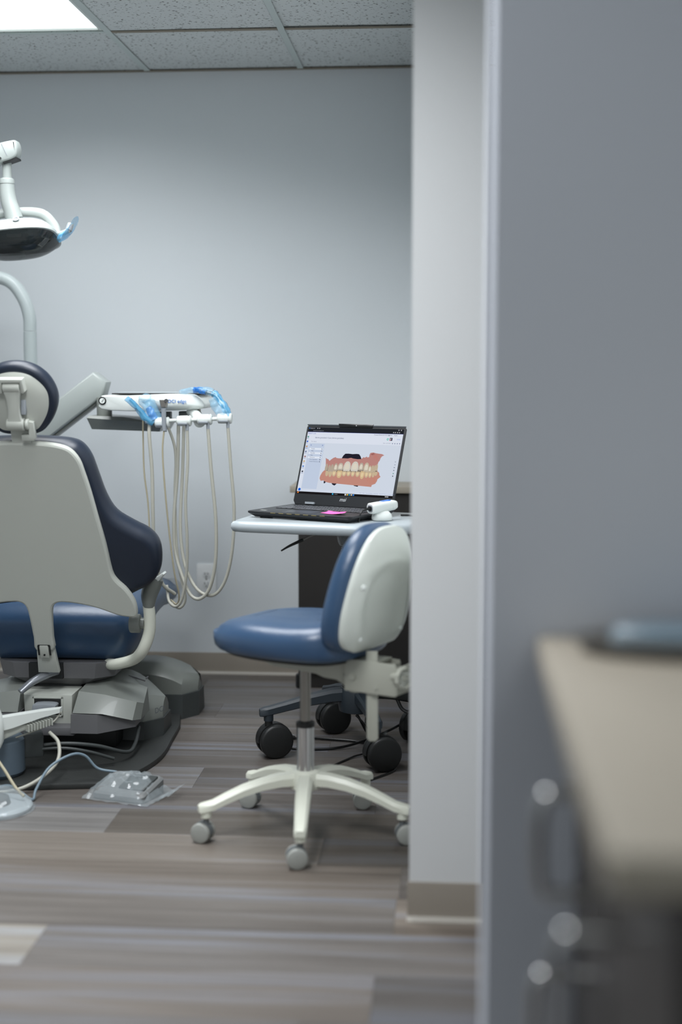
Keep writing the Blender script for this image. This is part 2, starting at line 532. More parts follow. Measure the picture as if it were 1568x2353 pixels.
for i in range(len(xs) - 1):
    for j in range(len(ys) - 1):
        cx, cy = (xs[i] + xs[i + 1]) / 2, (ys[j] + ys[j + 1]) / 2
        if any(a < cx < b and c < cy < d for a, b, c, d in LAMPS):
            continue
        sx, sy = round(xs[i + 1] - xs[i], 4), round(ys[j + 1] - ys[j], 4)
        if (sx, sy) not in tile0:
            o = MB().box((0, 0, 0), (sx - 0.012, sy - 0.012, 0.015), bevel=0.003, seg=1).out('ceiling_tile', 'tile', None, smooth=0)
            tile0[(sx, sy)] = o
        else:
            o = tile0[(sx, sy)].copy(); COL.objects.link(o)
        o.parent = ce
        o.location = (cx, cy, CZ + 0.0105 + random.uniform(0, 0.002))
        o.rotation_euler = (random.uniform(-0.004, 0.004), random.uniform(-0.003, 0.003), 0)
for g in xs[1:-1]:
    m = MB().box((g, (Y0 + Y1) / 2, CZ - 0.0005), (0.024, Y1 - Y0, 0.003), bevel=0.001, seg=1)
    m.box((g, (Y0 + Y1) / 2, CZ + 0.018), (0.004, Y1 - Y0, 0.034))
    m.out('grid_rail', 'rail', ce, smooth=0)
for g in ys[1:-1]:
    for i in range(len(xs) - 1):
        MB().box(((xs[i] + xs[i + 1]) / 2, g, CZ - 0.0004), (xs[i + 1] - xs[i] - 0.025, 0.024, 0.0028), bevel=0.001, seg=1).out('cross_rail', 'rail_edge' if (abs(g - 4.965) < 0.01 and i != 2) else 'rail', ce, smooth=0)
struct(MB().box(((X0 + X1) / 2, Y1 - 0.011, CZ - 0.001), (X1 - X0, 0.022, 0.003)).box(((X0 + X1) / 2, Y1 - 0.0015, CZ + 0.012), (X1 - X0, 0.003, 0.026)).out('trim_1', 'rail_edge', smooth=0), 'painted wall angle where ceiling meets the back wall')

LN = ['lit ceiling panel above the dental lamp by the back wall', 'lit ceiling panel over the open floor before the stool',
      'lit ceiling panel over the opening before the partition end', 'lit ceiling panel in the corridor behind the viewer']
for (a, b, c, d), lb, pw_ in zip(LAMPS, LN, LAMP_W):
    t = thing('ceiling_lamp', lb, 'ceiling light', ((a + b) / 2, (c + d) / 2, CZ + 0.002), group='recessed ceiling panels')
    cx, cy = (a + b) / 2, (c + d) / 2
    wx, wy = b - a - 0.03, d - c - 0.03
    f = MB()
    for sx in (-1, 1):
        f.box((cx + sx * (wx / 2 - 0.006), cy, CZ + 0.008), (0.012, wy, 0.012), bevel=0.002, seg=1)
        f.box((cx, cy + sx * (wy / 2 - 0.006), CZ + 0.008), (wx - 0.024, 0.012, 0.012), bevel=0.002, seg=1)
    f.box((cx, cy, CZ + 0.06), (wx, wy, 0.02))
    f.out('light_frame', 'white', t, smooth=0)
    MB().box((cx, cy, CZ + 0.010), (wx - 0.024, wy - 0.024, 0.004)).out('diffuser', 'diffuser', t, smooth=0)
    ld = bpy.data.lights.new('panel_lamp', 'AREA')
    ld.shape = 'RECTANGLE'; ld.size = wx - 0.03; ld.size_y = wy - 0.03
    ld.energy = pw_; ld.color = (0.95, 0.972, 1.0); ld.spread = R(150)
    lo = bpy.data.objects.new('panel_lamp', ld); COL.objects.link(lo)
    lo.parent = t; lo.location = (0, 0, 0.004)

# ------------------------------------------------------------------ wall outlet
t = thing('wall_outlet', 'white duplex power outlet on the wall behind the hoses', 'outlet', (-0.973, Y1, 0.388))
W = XZ((-0.973, Y1, 0.388))
MB().prism(rrect(0.079, 0.124, 0.005), 0, 0.006, W, 0.002).out('cover_plate', 'outlet', t)
for s in (-1, 1):
    o = ellipse(0.0172, 0.0172, 28)
    o = [(max(-0.0172, min(0.0172, x)), max(-0.0145, min(0.0145, y)) + s * 0.0195) for x, y in o]
    rc = MB().prism(o, 0.005, 0.0075, W, 0.0006).out('receptacle', 'outlet', t)
    sl = MB()
    for dx, hh in ((-0.0063, 0.009), (0.0063, 0.0075)):
        sl.box((-0.973 + dx, Y1 - 0.0076, 0.388 + s * 0.0195 + 0.003), (0.0024, 0.0012, hh))
    sl.cyl((-0.973, Y1 - 0.007, 0.388 + s * 0.0195 - 0.0085), (-0.973, Y1 - 0.0082, 0.388 + s * 0.0195 - 0.0085), 0.0028, n=10)
    sl.out('slot', 'slot', rc)
MB().cyl((-0.973, Y1 - 0.005, 0.388), (-0.973, Y1 - 0.0072, 0.388), 0.0035, n=12).out('screw', 'steel', t)

# ------------------------------------------------------------------ back cabinet
CF = 5.385
t = thing('desk_cabinet', 'dark espresso cabinet against the back wall behind the laptop cart', 'cabinet', (-0.33, CF, 0))
c = MB()
c.box(((-0.578 + PX0 - 0.022) / 2, (CF + 0.018 + Y1) / 2, 0.405), (abs(-0.578 - PX0 + 0.022), Y1 - CF - 0.022, 0.71), bevel=0.001, seg=1)
c.out('cabinet_body', 'cab', t)
MB().box((-0.33, 5.5, 0.027), (0.44, 0.2, 0.05)).out('plinth', 'cab', t, smooth=0)
for i in range(2):
    xa = -0.576 + i * 0.236
    dr = MB().box((xa + 0.117, CF + 0.009, 0.405), (0.233, 0.018, 0.70), bevel=0.0015, seg=1).out('cabinet_door', 'cab', t, smooth=0)
MB().cyl((-0.565, 5.40, 0.0), (-0.565, 5.40, 0.055), 0.024, bevel=0.006).out('foot', 'black', t)
tag(MB().box(((-0.606 + PX0 - 0.022) / 2, (CF - 0.018 + Y1) / 2, 0.7735), (abs(-0.606 - PX0 + 0.022), Y1 - CF + 0.014, 0.025), bevel=0.002).out('countertop', 'beige', None, loc=(-0.34, 5.49, 0.761)),
    'beige laminate countertop on the dark back cabinet', 'countertop')
# ------------------------------------------------------------------ foreground counter
t = thing('base_cabinet', 'dark espresso base cabinet under the blurred foreground counter', 'cabinet', (0.55, 1.35, 0))
MB().box((0.60, 1.345, 0.485), (0.84, 0.80, 0.77), bevel=0.002, seg=1).out('cabinet_body', 'cab', t, smooth=0)
MB().box((0.66, 1.345, 0.05), (0.70, 0.76, 0.10)).out('plinth', 'black', t, smooth=0)
for ya, yb, hy, hz, z0, z1 in ((1.36, 1.735, 1.405, 0.80, 0.62, 0.86), (1.36, 1.735, 1.455, 0.59, 0.12, 0.612), (0.95, 1.352, 1.15, 0.76, 0.12, 0.86)):
    d = MB().box((0.169, (ya + yb) / 2, (z0 + z1) / 2), (0.018, yb - ya - 0.004, z1 - z0 - 0.004), bevel=0.002, seg=1).out('cabinet_door', 'cab', t, smooth=0)
    MB().tube([(0.160, hy, hz), (0.112, hy, hz + 0.002), (0.095, hy, hz - 0.01), (0.095, hy, hz - 0.09), (0.112, hy, hz - 0.102), (0.160, hy, hz - 0.10)], 0.006, 12, 5).out('handle', 'chrome', d)
tag(MB().box((0.61, 1.345, 0.885), (1.0, 0.80, 0.03), bevel=0.003).out('countertop', 'beige', None, loc=(0.61, 1.345, 0.87)),
    'blurred beige laminate countertop in the right foreground', 'countertop')
t = thing('oval_tray', 'shallow grey metal tray at the back of the foreground countertop', 'tray', (0.33, 1.65, 0.90))
MB().inflate(ellipse(0.185, 0.075, 40), [(0.02, 0.0), (0.0, 0.012), (0.0, 0.016), (0.006, 0.016), (0.022, 0.004)], XY((0.33, 1.655, 0.9005))).out('tray_dish', 'steel', t)
MB().inflate(ellipse(0.155, 0.05, 40), [(0.0, 0.0), (0.0, 0.018), (0.006, 0.024)], XY((0.345, 1.665, 0.9046))).out('folded_cloth', 'hose_b', t)

# ------------------------------------------------------------------ dental chair
CX = -1.262
DC = thing('dental_chair', 'blue upholstered dental chair seen from behind with grey back shell', 'dental chair', (CX, 4.45, 0))
m_ = 0.34
sl_ = math.sqrt(1 + m_ * m_)
BZ, BY = 0.40, 4.30
BF = frame((CX, BY, BZ), (1, 0, 0), (0, -m_, 1))        # u across, v up the back; w points to the viewer
def bp(u, v, wv=0.0):
    return BF @ Vector((u, v, wv))
half = [(0.0, 0.650), (0.059, 0.649), (0.118, 0.641), (0.152, 0.626), (0.175, 0.594), (0.186, 0.553), (0.198, 0.497), (0.212, 0.413), (0.228, 0.319), (0.239, 0.228), (0.253, 0.197), (0.276, 0.172),
        (0.294, 0.143), (0.304, 0.113), (0.303, 0.075), (0.281, 0.071), (0.242, 0.078), (0.189, 0.099), (0.136, 0.113), (0.085, 0.120), (0.056, 0.117), (0.041, 0.099), (0.035, 0.055), (0.031, -0.006), (0.028, -0.050)]
shell_o = crom2(mirror2(half), 3)
MB().inflate(shell_o, [(0.0, -0.012), (0.0, 0.0), (0.002, 0.004), (0.007, 0.007)], BF).out('back_shell', 'shell', DC, smooth=30)
chalf = [(0.0, 0.644), (0.074, 0.642), (0.138, 0.636), (0.173, 0.620), (0.197, 0.582), (0.211, 0.53), (0.230, 0.455), (0.257, 0.402), (0.308, 0.366), (0.352, 0.340), (0.379, 0.303), (0.385, 0.255), (0.374, 0.203), (0.345, 0.165), (0.300, 0.14), (0.24, 0.105), (0.16, 0.09), (0.07, 0.10)]
MB().inflate(crom2(mirror2(chalf), 4), [(0.05, -0.105), (0.018, -0.10), (0.004, -0.085), (0.0, -0.065), (0.0, -0.05), (0.005, -0.028), (0.018, -0.016), (0.03, -0.013)], BF).out('backrest_cushion', 'navy_shade', DC, smooth=60)
# hinge at the foot of the shell
hg = MB()
hg.prism([(-0.032, -0.135), (0.036, -0.135), (0.028, -0.045), (-0.028, -0.045)], -0.020, -0.002, BF, 0.003)
hg.out('back_strut', 'shell', DC)
hb = MB().box(bp(0, -0.052, 0.004), (0.028, 0.014, 0.045), bevel=0.003, rot=(R(18), 0, 0)).out('hinge_clasp', 'shell', DC)
MB().cyl(bp(0, -0.062, 0.010), bp(0, -0.062, 0.014), 0.003, n=12).out('screw', 'dark_in', hb)
hs = MB()
for s in (-1, 1):
    hs.box(bp(s * 0.018, -0.048, 0.0085), (0.005, 0.002, 0.034), rot=(R(18), 0, 0))
hs.box(bp(0, -0.031, 0.0082), (0.038, 0.002, 0.005), rot=(R(18), 0, 0))
hs.out('hinge_slot', 'dark_in', hb)
# headrest
HF = frame(bp(0.006, 0.775, 0.0), (1, 0, 0), (0, -0.30, 1))
oh = [(0.0, 0.113), (0.05, 0.104), (0.088, 0.078), (0.110, 0.042), (0.117, 0.005), (0.108, -0.035), (0.088, -0.072), (0.062, -0.098), (0.03, -0.106)]
MB().inflate(crom2(mirror2(oh), 4), [(0.04, -0.075), (0.012, -0.068), (0.0, -0.045), (0.0, -0.03), (0.004, -0.012), (0.012, -0.006), (0.02, -0.006)], HF).out('headrest_cushion', 'navy_shade', DC, smooth=60)
ih = [(0.0, 0.092), (0.045, 0.084), (0.078, 0.060), (0.097, 0.032), (0.100, 0.0), (0.092, -0.035), (0.072, -0.070), (0.052, -0.090), (0.02, -0.094)]
MB().disc(crom2(mirror2(ih), 4), lambda u, v, t: -0.008 + 0.016 * (1 - t ** 4), HF, 10, back=-0.02).out('headrest_shell', 'shell', DC, smooth=60)
hm = MB()
hm.prism([(-0.036, 0.078), (0.036, 0.078), (0.040, 0.040), (0.034, 0.034), (0.027, 0.036), (0.026, 0.066), (-0.026, 0.066), (-0.027, 0.036), (-0.034, 0.034), (-0.040, 0.040)], 0.004, 0.032, HF, 0.004)
hm.out('headrest_bracket', 'shell', DC)
lk = MB()
lk.cyl(HF @ Vector((-0.025, 0.050, 0.020)), HF @ Vector((0.025, 0.050, 0.020)), 0.016, bevel=0.003)
lk.prism(crom2([(-0.024, 0.05), (0.024, 0.05), (0.021, 0.02), (0.018, -0.02), (0.021, -0.045), (0.024, -0.055), (-0.024, -0.055), (-0.021, -0.045), (-0.017, -0.02), (-0.019, 0.02)], 3), 0.012, 0.032, HF, 0.004)
lk.cyl(HF @ Vector((-0.026, -0.062, 0.018)), HF @ Vector((0.026, -0.062, 0.018)), 0.019, bevel=0.004)
lk.out('headrest_link', 'shell', DC, smooth=45)
MB().box(HF @ Vector((0.026, -0.012, 0.012)), (0.014, 0.016, 0.044), bevel=0.003).out('release_button', 'grip', DC)
ar = MB()
ar.cyl(HF @ Vector((0.028, -0.062, 0.018)), HF @ Vector((0.038, -0.062, 0.018)), 0.016, bevel=0.003)
ar.prism([(0.036, -0.052), (0.052, -0.056), (0.054, -0.105), (0.048, -0.114), (0.012, -0.114), (0.012, -0.095), (0.034, -0.095)], 0.004, 0.020, HF, 0.003)
ar.prism([(-0.026, -0.088), (0.030, -0.088), (0.030, -0.150), (-0.026, -0.150)], -0.018, -0.0135 + 0.012, HF, 0.002)
ar.out('headrest_arm', 'shell', DC, smooth=45)
# seat
seat_o = [(0.0, 0.0), (0.14, 0.012), (0.225, 0.03), (0.262, 0.10), (0.262, 0.30), (0.255, 0.55), (0.262, 0.72), (0.25, 0.80), (0.20, 0.845), (0.0, 0.86)]
so = crom2(mirror2(seat_o), 4)
def seat_ring(d, zt):
    q = inset(ccw(so), d)
    return [Vector((CX + x, 4.40 + y, zt - 0.035 * max(0.0, (0.13 - y) / 0.13) ** 2 * min(1.0, max(0.0, (zt - 0.36) / 0.12)) - 0.03 * max(0, (y - 0.5)) / 0.36 + 0.015 * math.cos(x * 6) + max(0.0, (0.43 - zt)) * 0.62 * min(1.0, max(0.0, (y - 0.25) / 0.4)))) for x, y in q]
MB().rings([seat_ring(0.09, 0.275), seat_ring(0.055, 0.285), seat_ring(0.03, 0.31), seat_ring(0.008, 0.37), seat_ring(0.0, 0.42), seat_ring(0.008, 0.45), seat_ring(0.03, 0.468), seat_ring(0.07, 0.478), seat_ring(0.12, 0.478)]).out('seat_cushion', 'blue', DC, smooth=70)
# clear cover over the toe end
def toe(u, v):
    a = u * math.pi
    x = CX + 0.09 + 0.165 * v
    y = 5.05 + 0.22 * math.sin(a * 0.5 + 0.4) + 0.004 * noise.noise((u * 9, v * 9, 1))
    z = 0.520 - 0.095 * u + 0.006 * noise.noise((u * 12, v * 12, 5))
    return (x, y + 0.015, z - 0.06)
MB().grid(toe, 12, 14).out('toe_cover', 'clear', DC)
# armrest on the right
def armrest(s):
    A = lambda x, z, y=4.36: (CX + s * x, y, z)
    am = MB()
    am.tube([A(0.165, 0.278, 4.47), A(0.20, 0.286, 4.43), A(0.262, 0.308, 4.40), A(0.300, 0.345), A(0.322, 0.40), A(0.325, 0.45), A(0.322, 0.492)], 0.021, 12, 6, up=(0, 1, 0), asp=0.85)
    a = am.out('armrest_arm', 'white_m', DC)
    MB().tube([A(0.322, 0.485), A(0.326, 0.53), A(0.350, 0.578)], lambda u: 0.022 + 0.012 * math.sin(u * 2.6), 12, 5, up=(0, 1, 0), asp=0.8).out('armrest_grip', 'cover', a)
    pad = MB()
    pad.prism([(0.30, 0.566), (0.336, 0.572), (0.372, 0.597), (0.376, 0.592), (0.352, 0.560), (0.325, 0.548)], -0.026, 0.026, frame((CX, 4.36, 0), (s, 0, 0), (0, 0, 1)), 0.004)
    pad.out('armrest_pad', 'white', a)
    pv = MB()
    pv.cyl(A(0.262, 0.432), A(0.296, 0.432), 0.030, bevel=0.005)
    pv.cyl(A(0.296, 0.432), A(0.308, 0.432), 0.018)
    pv.out('armrest_pivot', 'cover', a)
armrest(1)
# under-seat casting, lever, lift column
up = MB()
def pan(hw, y0, y1, z): return [Vector((CX + x, y, z)) for x, y in [(hw, y0 + 0.05), (hw, y1), (-hw, y1), (-hw, y0 + 0.05), (-hw * 0.7, y0), (hw * 0.7, y0)]]
up.rings([pan(0.08, 4.47, 4.9, 0.205), pan(0.13, 4.44, 4.95, 0.218), pan(0.185, 4.42, 5.0, 0.240), pan(0.195, 4.415, 5.0, 0.290)])
up.out('seat_casting', 'shell_d', DC, smooth=30)
MB().box((CX - 0.025, 4.412, 0.266), (0.11, 0.02, 0.05)).out('recess', 'dark_in', DC, smooth=0)
MB().tube([(CX + 0.02, 4.43, 0.262), (CX - 0.01, 4.37, 0.262), (CX - 0.045, 4.32, 0.248), (CX - 0.075, 4.29, 0.222)], lambda u: 0.013 - 0.006 * abs(u - 0.4), 12, 6, asp=1.2).out('recline_lever', 'lever', DC)
MB().box((CX - 0.01, 4.53, 0.175), (0.175, 0.14, 0.13), bevel=0.008).out('lift_column', 'skirt', DC)
# central control box
MB().inflate([(-0.078, -0.048), (-0.066, -0.060), (0.066, -0.060), (0.078, -0.048), (0.080, 0.048), (-0.080, 0.048)], [(0, -0.12), (0, -0.008), (0.004, -0.002), (0.010, 0.0)], frame((CX, 4.335, 0.158), (1, 0, 0), (0, 0, 1))).out('control_box', 'shell', DC)
wn = MB()
wn.box((CX + 0.0, 4.334, 0.166), (0.086, 0.006, 0.052), bevel=0.002)
wn.out('box_window', 'dark_in', DC)
wf = MB()
for dx, dz, sx, sz in ((-0.046, 0, 0.006, 0.064), (0.046, 0, 0.006, 0.064), (0, 0.029, 0.098, 0.006), (0, -0.029, 0.098, 0.006)):
    wf.box((CX + dx, 4.333, 0.166 + dz), (sx, 0.008, sz), bevel=0.0015, seg=1)
wf.out('window_frame', 'shell', DC)
MB().prism(crom2([(-0.036, -0.016), (-0.036, 0.01), (-0.026, 0.024), (0.035, 0.024), (0.036, 0.008), (0.02, -0.012), (0.01, -0.018)], 3), -0.01, 0.03, frame((CX + 0.0, 4.31, 0.162), (1, 0, 0), (0, 0, 1)), 0.004).out('gear_lever', 'grip', DC)
# covers left and right of the box, facets
def cover(s):
    F = lambda pts: [Vector((CX + s * x, y, z)) for x, y, z in pts]
    q = MB()
    q.rings([F([(0.088, 4.30, 0.155), (0.094, 4.36, 0.212), (0.098, 4.50, 0.222), (0.088, 4.50, 0.15)]),
             F([(0.185, 4.29, 0.156), (0.180, 4.35, 0.204), (0.168, 4.50, 0.222), (0.185, 4.50, 0.15)]),
             F([(0.272, 4.33, 0.128), (0.280, 4.36, 0.180), (0.262, 4.50, 0.204), (0.272, 4.50, 0.13)]),
             F([(0.290, 4.37, 0.122), (0.298, 4.38, 0.172), (0.285, 4.50, 0.196), (0.29, 4.50, 0.12)])])
    q.out('side_cover', 'cover', DC, smooth=25)
    g = MB()
    g.rings([F([(0.085, 4.285, 0.094), (0.085, 4.29, 0.153), (0.085, 4.50, 0.153), (0.085, 4.50, 0.094)]),
             F([(0.17, 4.285, 0.094), (0.17, 4.29, 0.153), (0.17, 4.50, 0.153), (0.17, 4.50, 0.094)]),
             F([(0.275, 4.36, 0.10), (0.275, 4.36, 0.127), (0.275, 4.50, 0.127), (0.275, 4.50, 0.10)])])
    g.out('lower_cover', 'shell_d', DC, smooth=25)
cover(1); cover(-1)
MB().box((CX, 4.36, 0.098), (0.19, 0.14, 0.03), bevel=0.006).out('front_ledge', 'shell_d', DC)
MB().box((CX, 4.55, 0.06), (0.40, 0.28, 0.09), bevel=0.01).out('under_frame', 'dark_in', DC)
# base plate
bo = [(-0.37, -0.44), (0.20, -0.44), (0.27, -0.40), (0.325, -0.30), (0.362, -0.12), (0.355, 0.10), (0.335, 0.34), (0.25, 0.46), (-0.25, 0.46), (-0.35, 0.30)]
MB().prism(crom2(bo, 4), 0.0005, 0.018, XY((CX, 4.45, 0)), 0.003).out('base_plate', 'plate', DC)
# floor housings: arched pods
def pod(name, x0, x1, yf, yb, zt, zs, dx, pname):
    """arched housing running along x with a faceted end; lower skirt below zs"""
    n = 9
    arch = []
    for i in range(n + 1):
        u = i / n
        x = x0 + (x1 - x0) * u
        z = zt - (zt - 0.155) * max(0.0, (u - 0.52) / 0.48) ** 2.0
        arch.append((x, z))
    q = MB()
    def sec(x, z, last=False):
        ins = 0.0 if not last else 0.0
        b0 = yf + (0.0 if not last else 0.07); b1 = yb - (0.0 if not last else 0.07)
        return [Vector((x, b0, zs)), Vector((x, b0, z - 0.035)), Vector((x, b0 + 0.022, z - 0.012)), Vector((x, b0 + 0.05, z)), Vector((x, b1 - 0.05, z)), Vector((x, b1 - 0.022, z - 0.012)), Vector((x, b1, z - 0.035)), Vector((x, b1, zs))]
    S = [sec(x, max(z, zs + 0.05)) for x, z in arch]
    S.append(sec(x1 + dx, max(arch[-1][1] - 0.02, zs + 0.045), True))
    q.rings(S)
    o = q.out('pod_top', 'cover', DC, smooth=28)
    g = MB()
    def sk(x, last=False):
        b0 = yf - 0.006 + (0 if not last else 0.07); b1 = yb + 0.006 - (0 if not last else 0.07)
        return [Vector((x, b0 - 0.012, 0.018 if name == 'near' else 0.0)), Vector((x, b0, zs)), Vector((x, b1, zs)), Vector((x, b1 + 0.012, 0.018 if name == 'near' else 0.0))]
    g.rings([sk(x0), sk(x1 + 0.004), sk(x1 + dx + 0.006, True)])
    g.out('pod_skirt', 'skirt', DC, smooth=25)
    return o
near = pod('near', CX + 0.03, CX + 0.265, 4.52, 4.76, 0.213, 0.075, 0.05, 'near')
pod('near', CX - 0.03, CX - 0.265, 4.52, 4.76, 0.213, 0.075, -0.05, 'near')
pod('far', CX + 0.05, CX + 0.325, 4.88, 5.10, 0.190, 0.085, 0.045, 'far')
text('brand_print', 'DCI', 0.026, 'grey_print', DC, frame((CX + 0.312, 4.556, 0.108), (0.56, 0.80, 0.06), (0, -0.0, 1)), align='CENTER')
pl = MB()
for x0, x1, y0, y1 in ((0.19, 0.25, 4.63, 4.634), (0.25, 0.254, 4.63, 4.66)):
    pl.box((CX + (x0 + x1) / 2, (y0 + y1) / 2, 0.196), (x1 - x0, y1 - y0, 0.004), rot=(0, R(17), 0))
pl.out('embossed_mark', 'shell_d', DC)
# cable guard, drum and arm of the assistant side (left edge)
MB().lathe([(0.075, 0.018), (0.085, 0.03), (0.085, 0.125), (0.07, 0.14)], 32, (-1.352, 4.09, 0)).out('drum_housing', 'drum', DC)
MB().box((-1.25, 4.13, 0.10), (0.06, 0.05, 0.075), bevel=0.008, rot=(0, 0, R(20))).out('cable_guard', 'skirt', DC)
aa = MB()
aa.rings([[Vector((x, y + sy * hw, z + dz)) for sy, dz in ((-1, -hh), (1, -hh), (1, hh), (-1, hh))] for x, y, z, hw, hh in ((-1.165, 4.14, 0.205, 0.016, 0.006), (-1.21, 4.10, 0.203, 0.02, 0.010), (-1.275, 4.03, 0.197, 0.022, 0.018), (-1.36, 3.96, 0.19, 0.024, 0.022))])
aa.out('assistant_arm', 'white', DC, smooth=20)
rb = MB()
for i in range(9):
    u = i / 8
    rb.box((-1.19 - 0.055 * u, 4.105 - 0.055 * u, 0.178 - 0.008 * u), (0.003, 0.03, 0.02), rot=(0, 0, R(45)))
rb.out('cable_ribs', 'shell', DC)
MB().prism([(-0.04, -0.05), (0.10, -0.012), (0.10, 0.0), (-0.04, 0.0)], -0.012, 0.012, frame((-1.32, 4.0, 0.18), (0.74, 0.66, 0.0), (0, 0, 1)), 0.003).out('arm_gusset', 'shell', DC)
MB().lathe([(0.02, 0.13), (0.029, 0.15), (0.030, 0.20), (0.026, 0.23), (0.018, 0.25), (0.017, 0.285), (0.02, 0.295), (0.014, 0.302)], 24, (-1.318, 3.965, 0)).out('arm_post', 'white', DC)
# hoses on the floor beside the base
MB().tube([(-1.19, 4.10, 0.145), (-1.155, 4.07, 0.12), (-1.148, 4.02, 0.075), (-1.20, 3.97, 0.03), (-1.27, 3.93, 0.012), (-1.40, 3.92, 0.012)], 0.0055, 10, 8).out('floor_hose', 'hose', DC)
MB().tube([(-1.40, 4.15, 0.05), (-1.28, 4.13, 0.085), (-1.17, 4.14, 0.10), (-1.07, 4.18, 0.085), (-0.995, 4.26, 0.045), (-0.985, 4.34, 0.05), (-0.985, 4.40, 0.09)], 0.006, 10, 8).out('floor_hose', 'skirt', DC)
MB().tube([(-1.40, 4.14, 0.045), (-1.28, 4.12, 0.078), (-1.17, 4.125, 0.09), (-1.09, 4.15, 0.075), (-1.02, 4.20, 0.04)], 0.005, 10, 8).out('floor_hose', 'skirt', DC)
MB().tube([(-1.165, 4.14, 0.198), (-1.185, 4.11, 0.172), (-1.24, 4.08, 0.150), (-1.30, 4.06, 0.13)], 0.0025, 8, 8).out('floor_hose', 'hose', DC)

# ------------------------------------------------------------------ dental light
DL = thing('dental_lamp', 'white overhead dental lamp on a curved grey pole behind the chair', 'dental lamp', (-1.582, 5.30, 0.0))
py = 5.30
MB().tube([(-1.582, py, 0.0), (-1.582, py, 0.35), (-1.582, py, 0.90), (-1.582, py, 1.370)], 0.0247, 20, 3).out('pole', 'shell_p', DL)
MB().tube([(-1.582, py, 1.3725), (-1.583, py, 1.426), (-1.602, py, 1.489), (-1.643, py, 1.547), (-1.70, py, 1.573), (-1.80, py, 1.577), (-2.10, py, 1.577)], 0.0243, 20, 6).out('pole_bend', 'shell_p', DL)
MB().lathe([(0.14, 0.0), (0.14, 0.03), (0.12, 0.045), (0.04, 0.06), (0.03, 0.1)], 32, (-1.582, py, 0.0)).out('pole_foot', 'skirt', DL)
MB().tube([(-2.10, py, 1.56), (-2.10, py, 1.88)], 0.026, 18, smooth=False).out('riser', 'shell_p', DL)
# arm that carries the head, coming in from the left
af = frame((-1.50, 4.80, 1.945), (0.93, -0.25, 0.26), (0, 0, 1))
am = MB()
am.rings([[Vector((x, y, z)) for x, y, z in r] for r in ([(-2.13, 5.33, 1.87), (-2.09, 5.26, 1.87), (-2.09, 5.26, 1.80), (-2.13, 5.33, 1.80)], [(-1.58, 4.85, 1.975), (-1.56, 4.79, 1.975), (-1.56, 4.79, 1.905), (-1.58, 4.85, 1.905)])])
am.out('spring_arm', 'lamp_white', DL)
hd = MB()
hd.prism(crom2([(-0.10, -0.055), (-0.02, -0.022), (0.028, -0.008), (0.046, 0.006), (0.05, 0.03), (0.044, 0.052), (0.034, 0.056), (-0.02, 0.045), (-0.10, 0.018)], 4), -0.03, 0.03, frame((-1.505, 4.80, 1.938), (1, 0, 0), (0, 0, 1)), 0.008)
hb = hd.out('arm_knuckle', 'lamp_white', DL, smooth=45)
MB().cyl((-1.512, 4.7705, 1.934), (-1.512, 4.766, 1.934), 0.004, n=12).out('screw', 'chrome', hb)
MB().box((-1.50, 4.7695, 1.965), (0.0015, 0.002, 0.05), rot=(0, R(-25), 0)).out('seam', 'grip', hb)
MB().box((-1.482, 4.80, 1.927), (0.05, 0.05, 0.006), rot=(0, R(-18), 0)).out('gasket', 'dark_in', hb)
MB().cyl((-1.500, 4.80, 1.94), (-1.500, 4.80, 1.858), 0.0155).out('drop_stem', 'lamp_white', DL)
MB().lathe([(0.018, 0.872), (0.0245, 0.868), (0.0255, 0.862), (0.0255, 0.853)], 24, (-1.501, 4.80, 1.0)).out('stem_collar', 'lamp_white', DL)
MB().tube([(-1.501, 4.80, 1.852), (-1.500, 4.80, 1.82), (-1.495, 4.80, 1.79), (-1.486, 4.80, 1.762), (-1.478, 4.80, 1.735)], lambda u: 0.0245 + 0.005 * u, 20, 6).out('stem_elbow', 'lamp_white', DL)
# yoke and head; head frame: u right, v back/up, w = light direction (down toward the chair and the viewer)
LF = frame((-1.472, 4.80, 1.664), (0.96, 0.06, 0.09), (0.05, 0.92, -0.38))
def lp(u, v, ww): return LF @ Vector((u, v, ww))
MB().tube([lp(-0.140, 0.02, 0.01), lp(-0.128, 0.01, 0.058), lp(-0.085, 0.0, 0.100), lp(0.0, 0.0, 0.108), lp(0.085, 0.0, 0.094), lp(0.125, 0.01, 0.052), lp(0.138, 0.02, 0.01)], 0.011, 14, 8, asp=1.5).out('yoke', 'lamp_white', DL)
ho = crom2([(0.145, 0.0), (0.135, 0.055), (0.09, 0.085), (0.0, 0.093), (-0.09, 0.085), (-0.135, 0.055), (-0.145, 0.0), (-0.135, -0.055), (-0.09, -0.085), (0.0, -0.093), (0.09, -0.085), (0.135, -0.055)], 4)
MB().disc(ho, lambda u, v, t: 0.005 + 0.055 * (1 - t ** 4.0), LF, 12).out('lamp_head', 'lamp_white', DL, smooth=60)
MB().rings([[LF @ Vector((x * k, y * k, h)) for x, y in ho] for k, h in ((1.0, 0.005), (1.012, 0.0), (1.012, -0.006), (0.97, -0.008), (0.955, 0.0))], cap0=False, cap1=False).out('lamp_rim', 'lamp_white', DL, smooth=40)
ins = MB()
ins.disc([(x * 0.95, y * 0.95) for x, y in ho], lambda u, v, t: 0.035 - 0.035 * t ** 2 + (0.004 if int((u + 1) * 22) % 2 else 0), LF, 10)
ins.out('reflector', 'reflector', DL, smooth=20)
MB().box(lp(-0.01, 0.0, 0.008), (0.09, 0.05, 0.035), bevel=0.006).out('lamp_core', 'dark_in', DL)
MB().box(lp(0.0, -0.035, 0.0), (0.05, 0.006, 0.012), bevel=0.001).out('bulb_holder', 'steel', DL)
MB().disc([(x * 0.985, y * 0.985) for x, y in ho], lambda u, v, t: -0.052 * (1 - t ** 3.0) - 0.006, LF, 12).out('lens_cover', 'lens', DL, smooth=60)
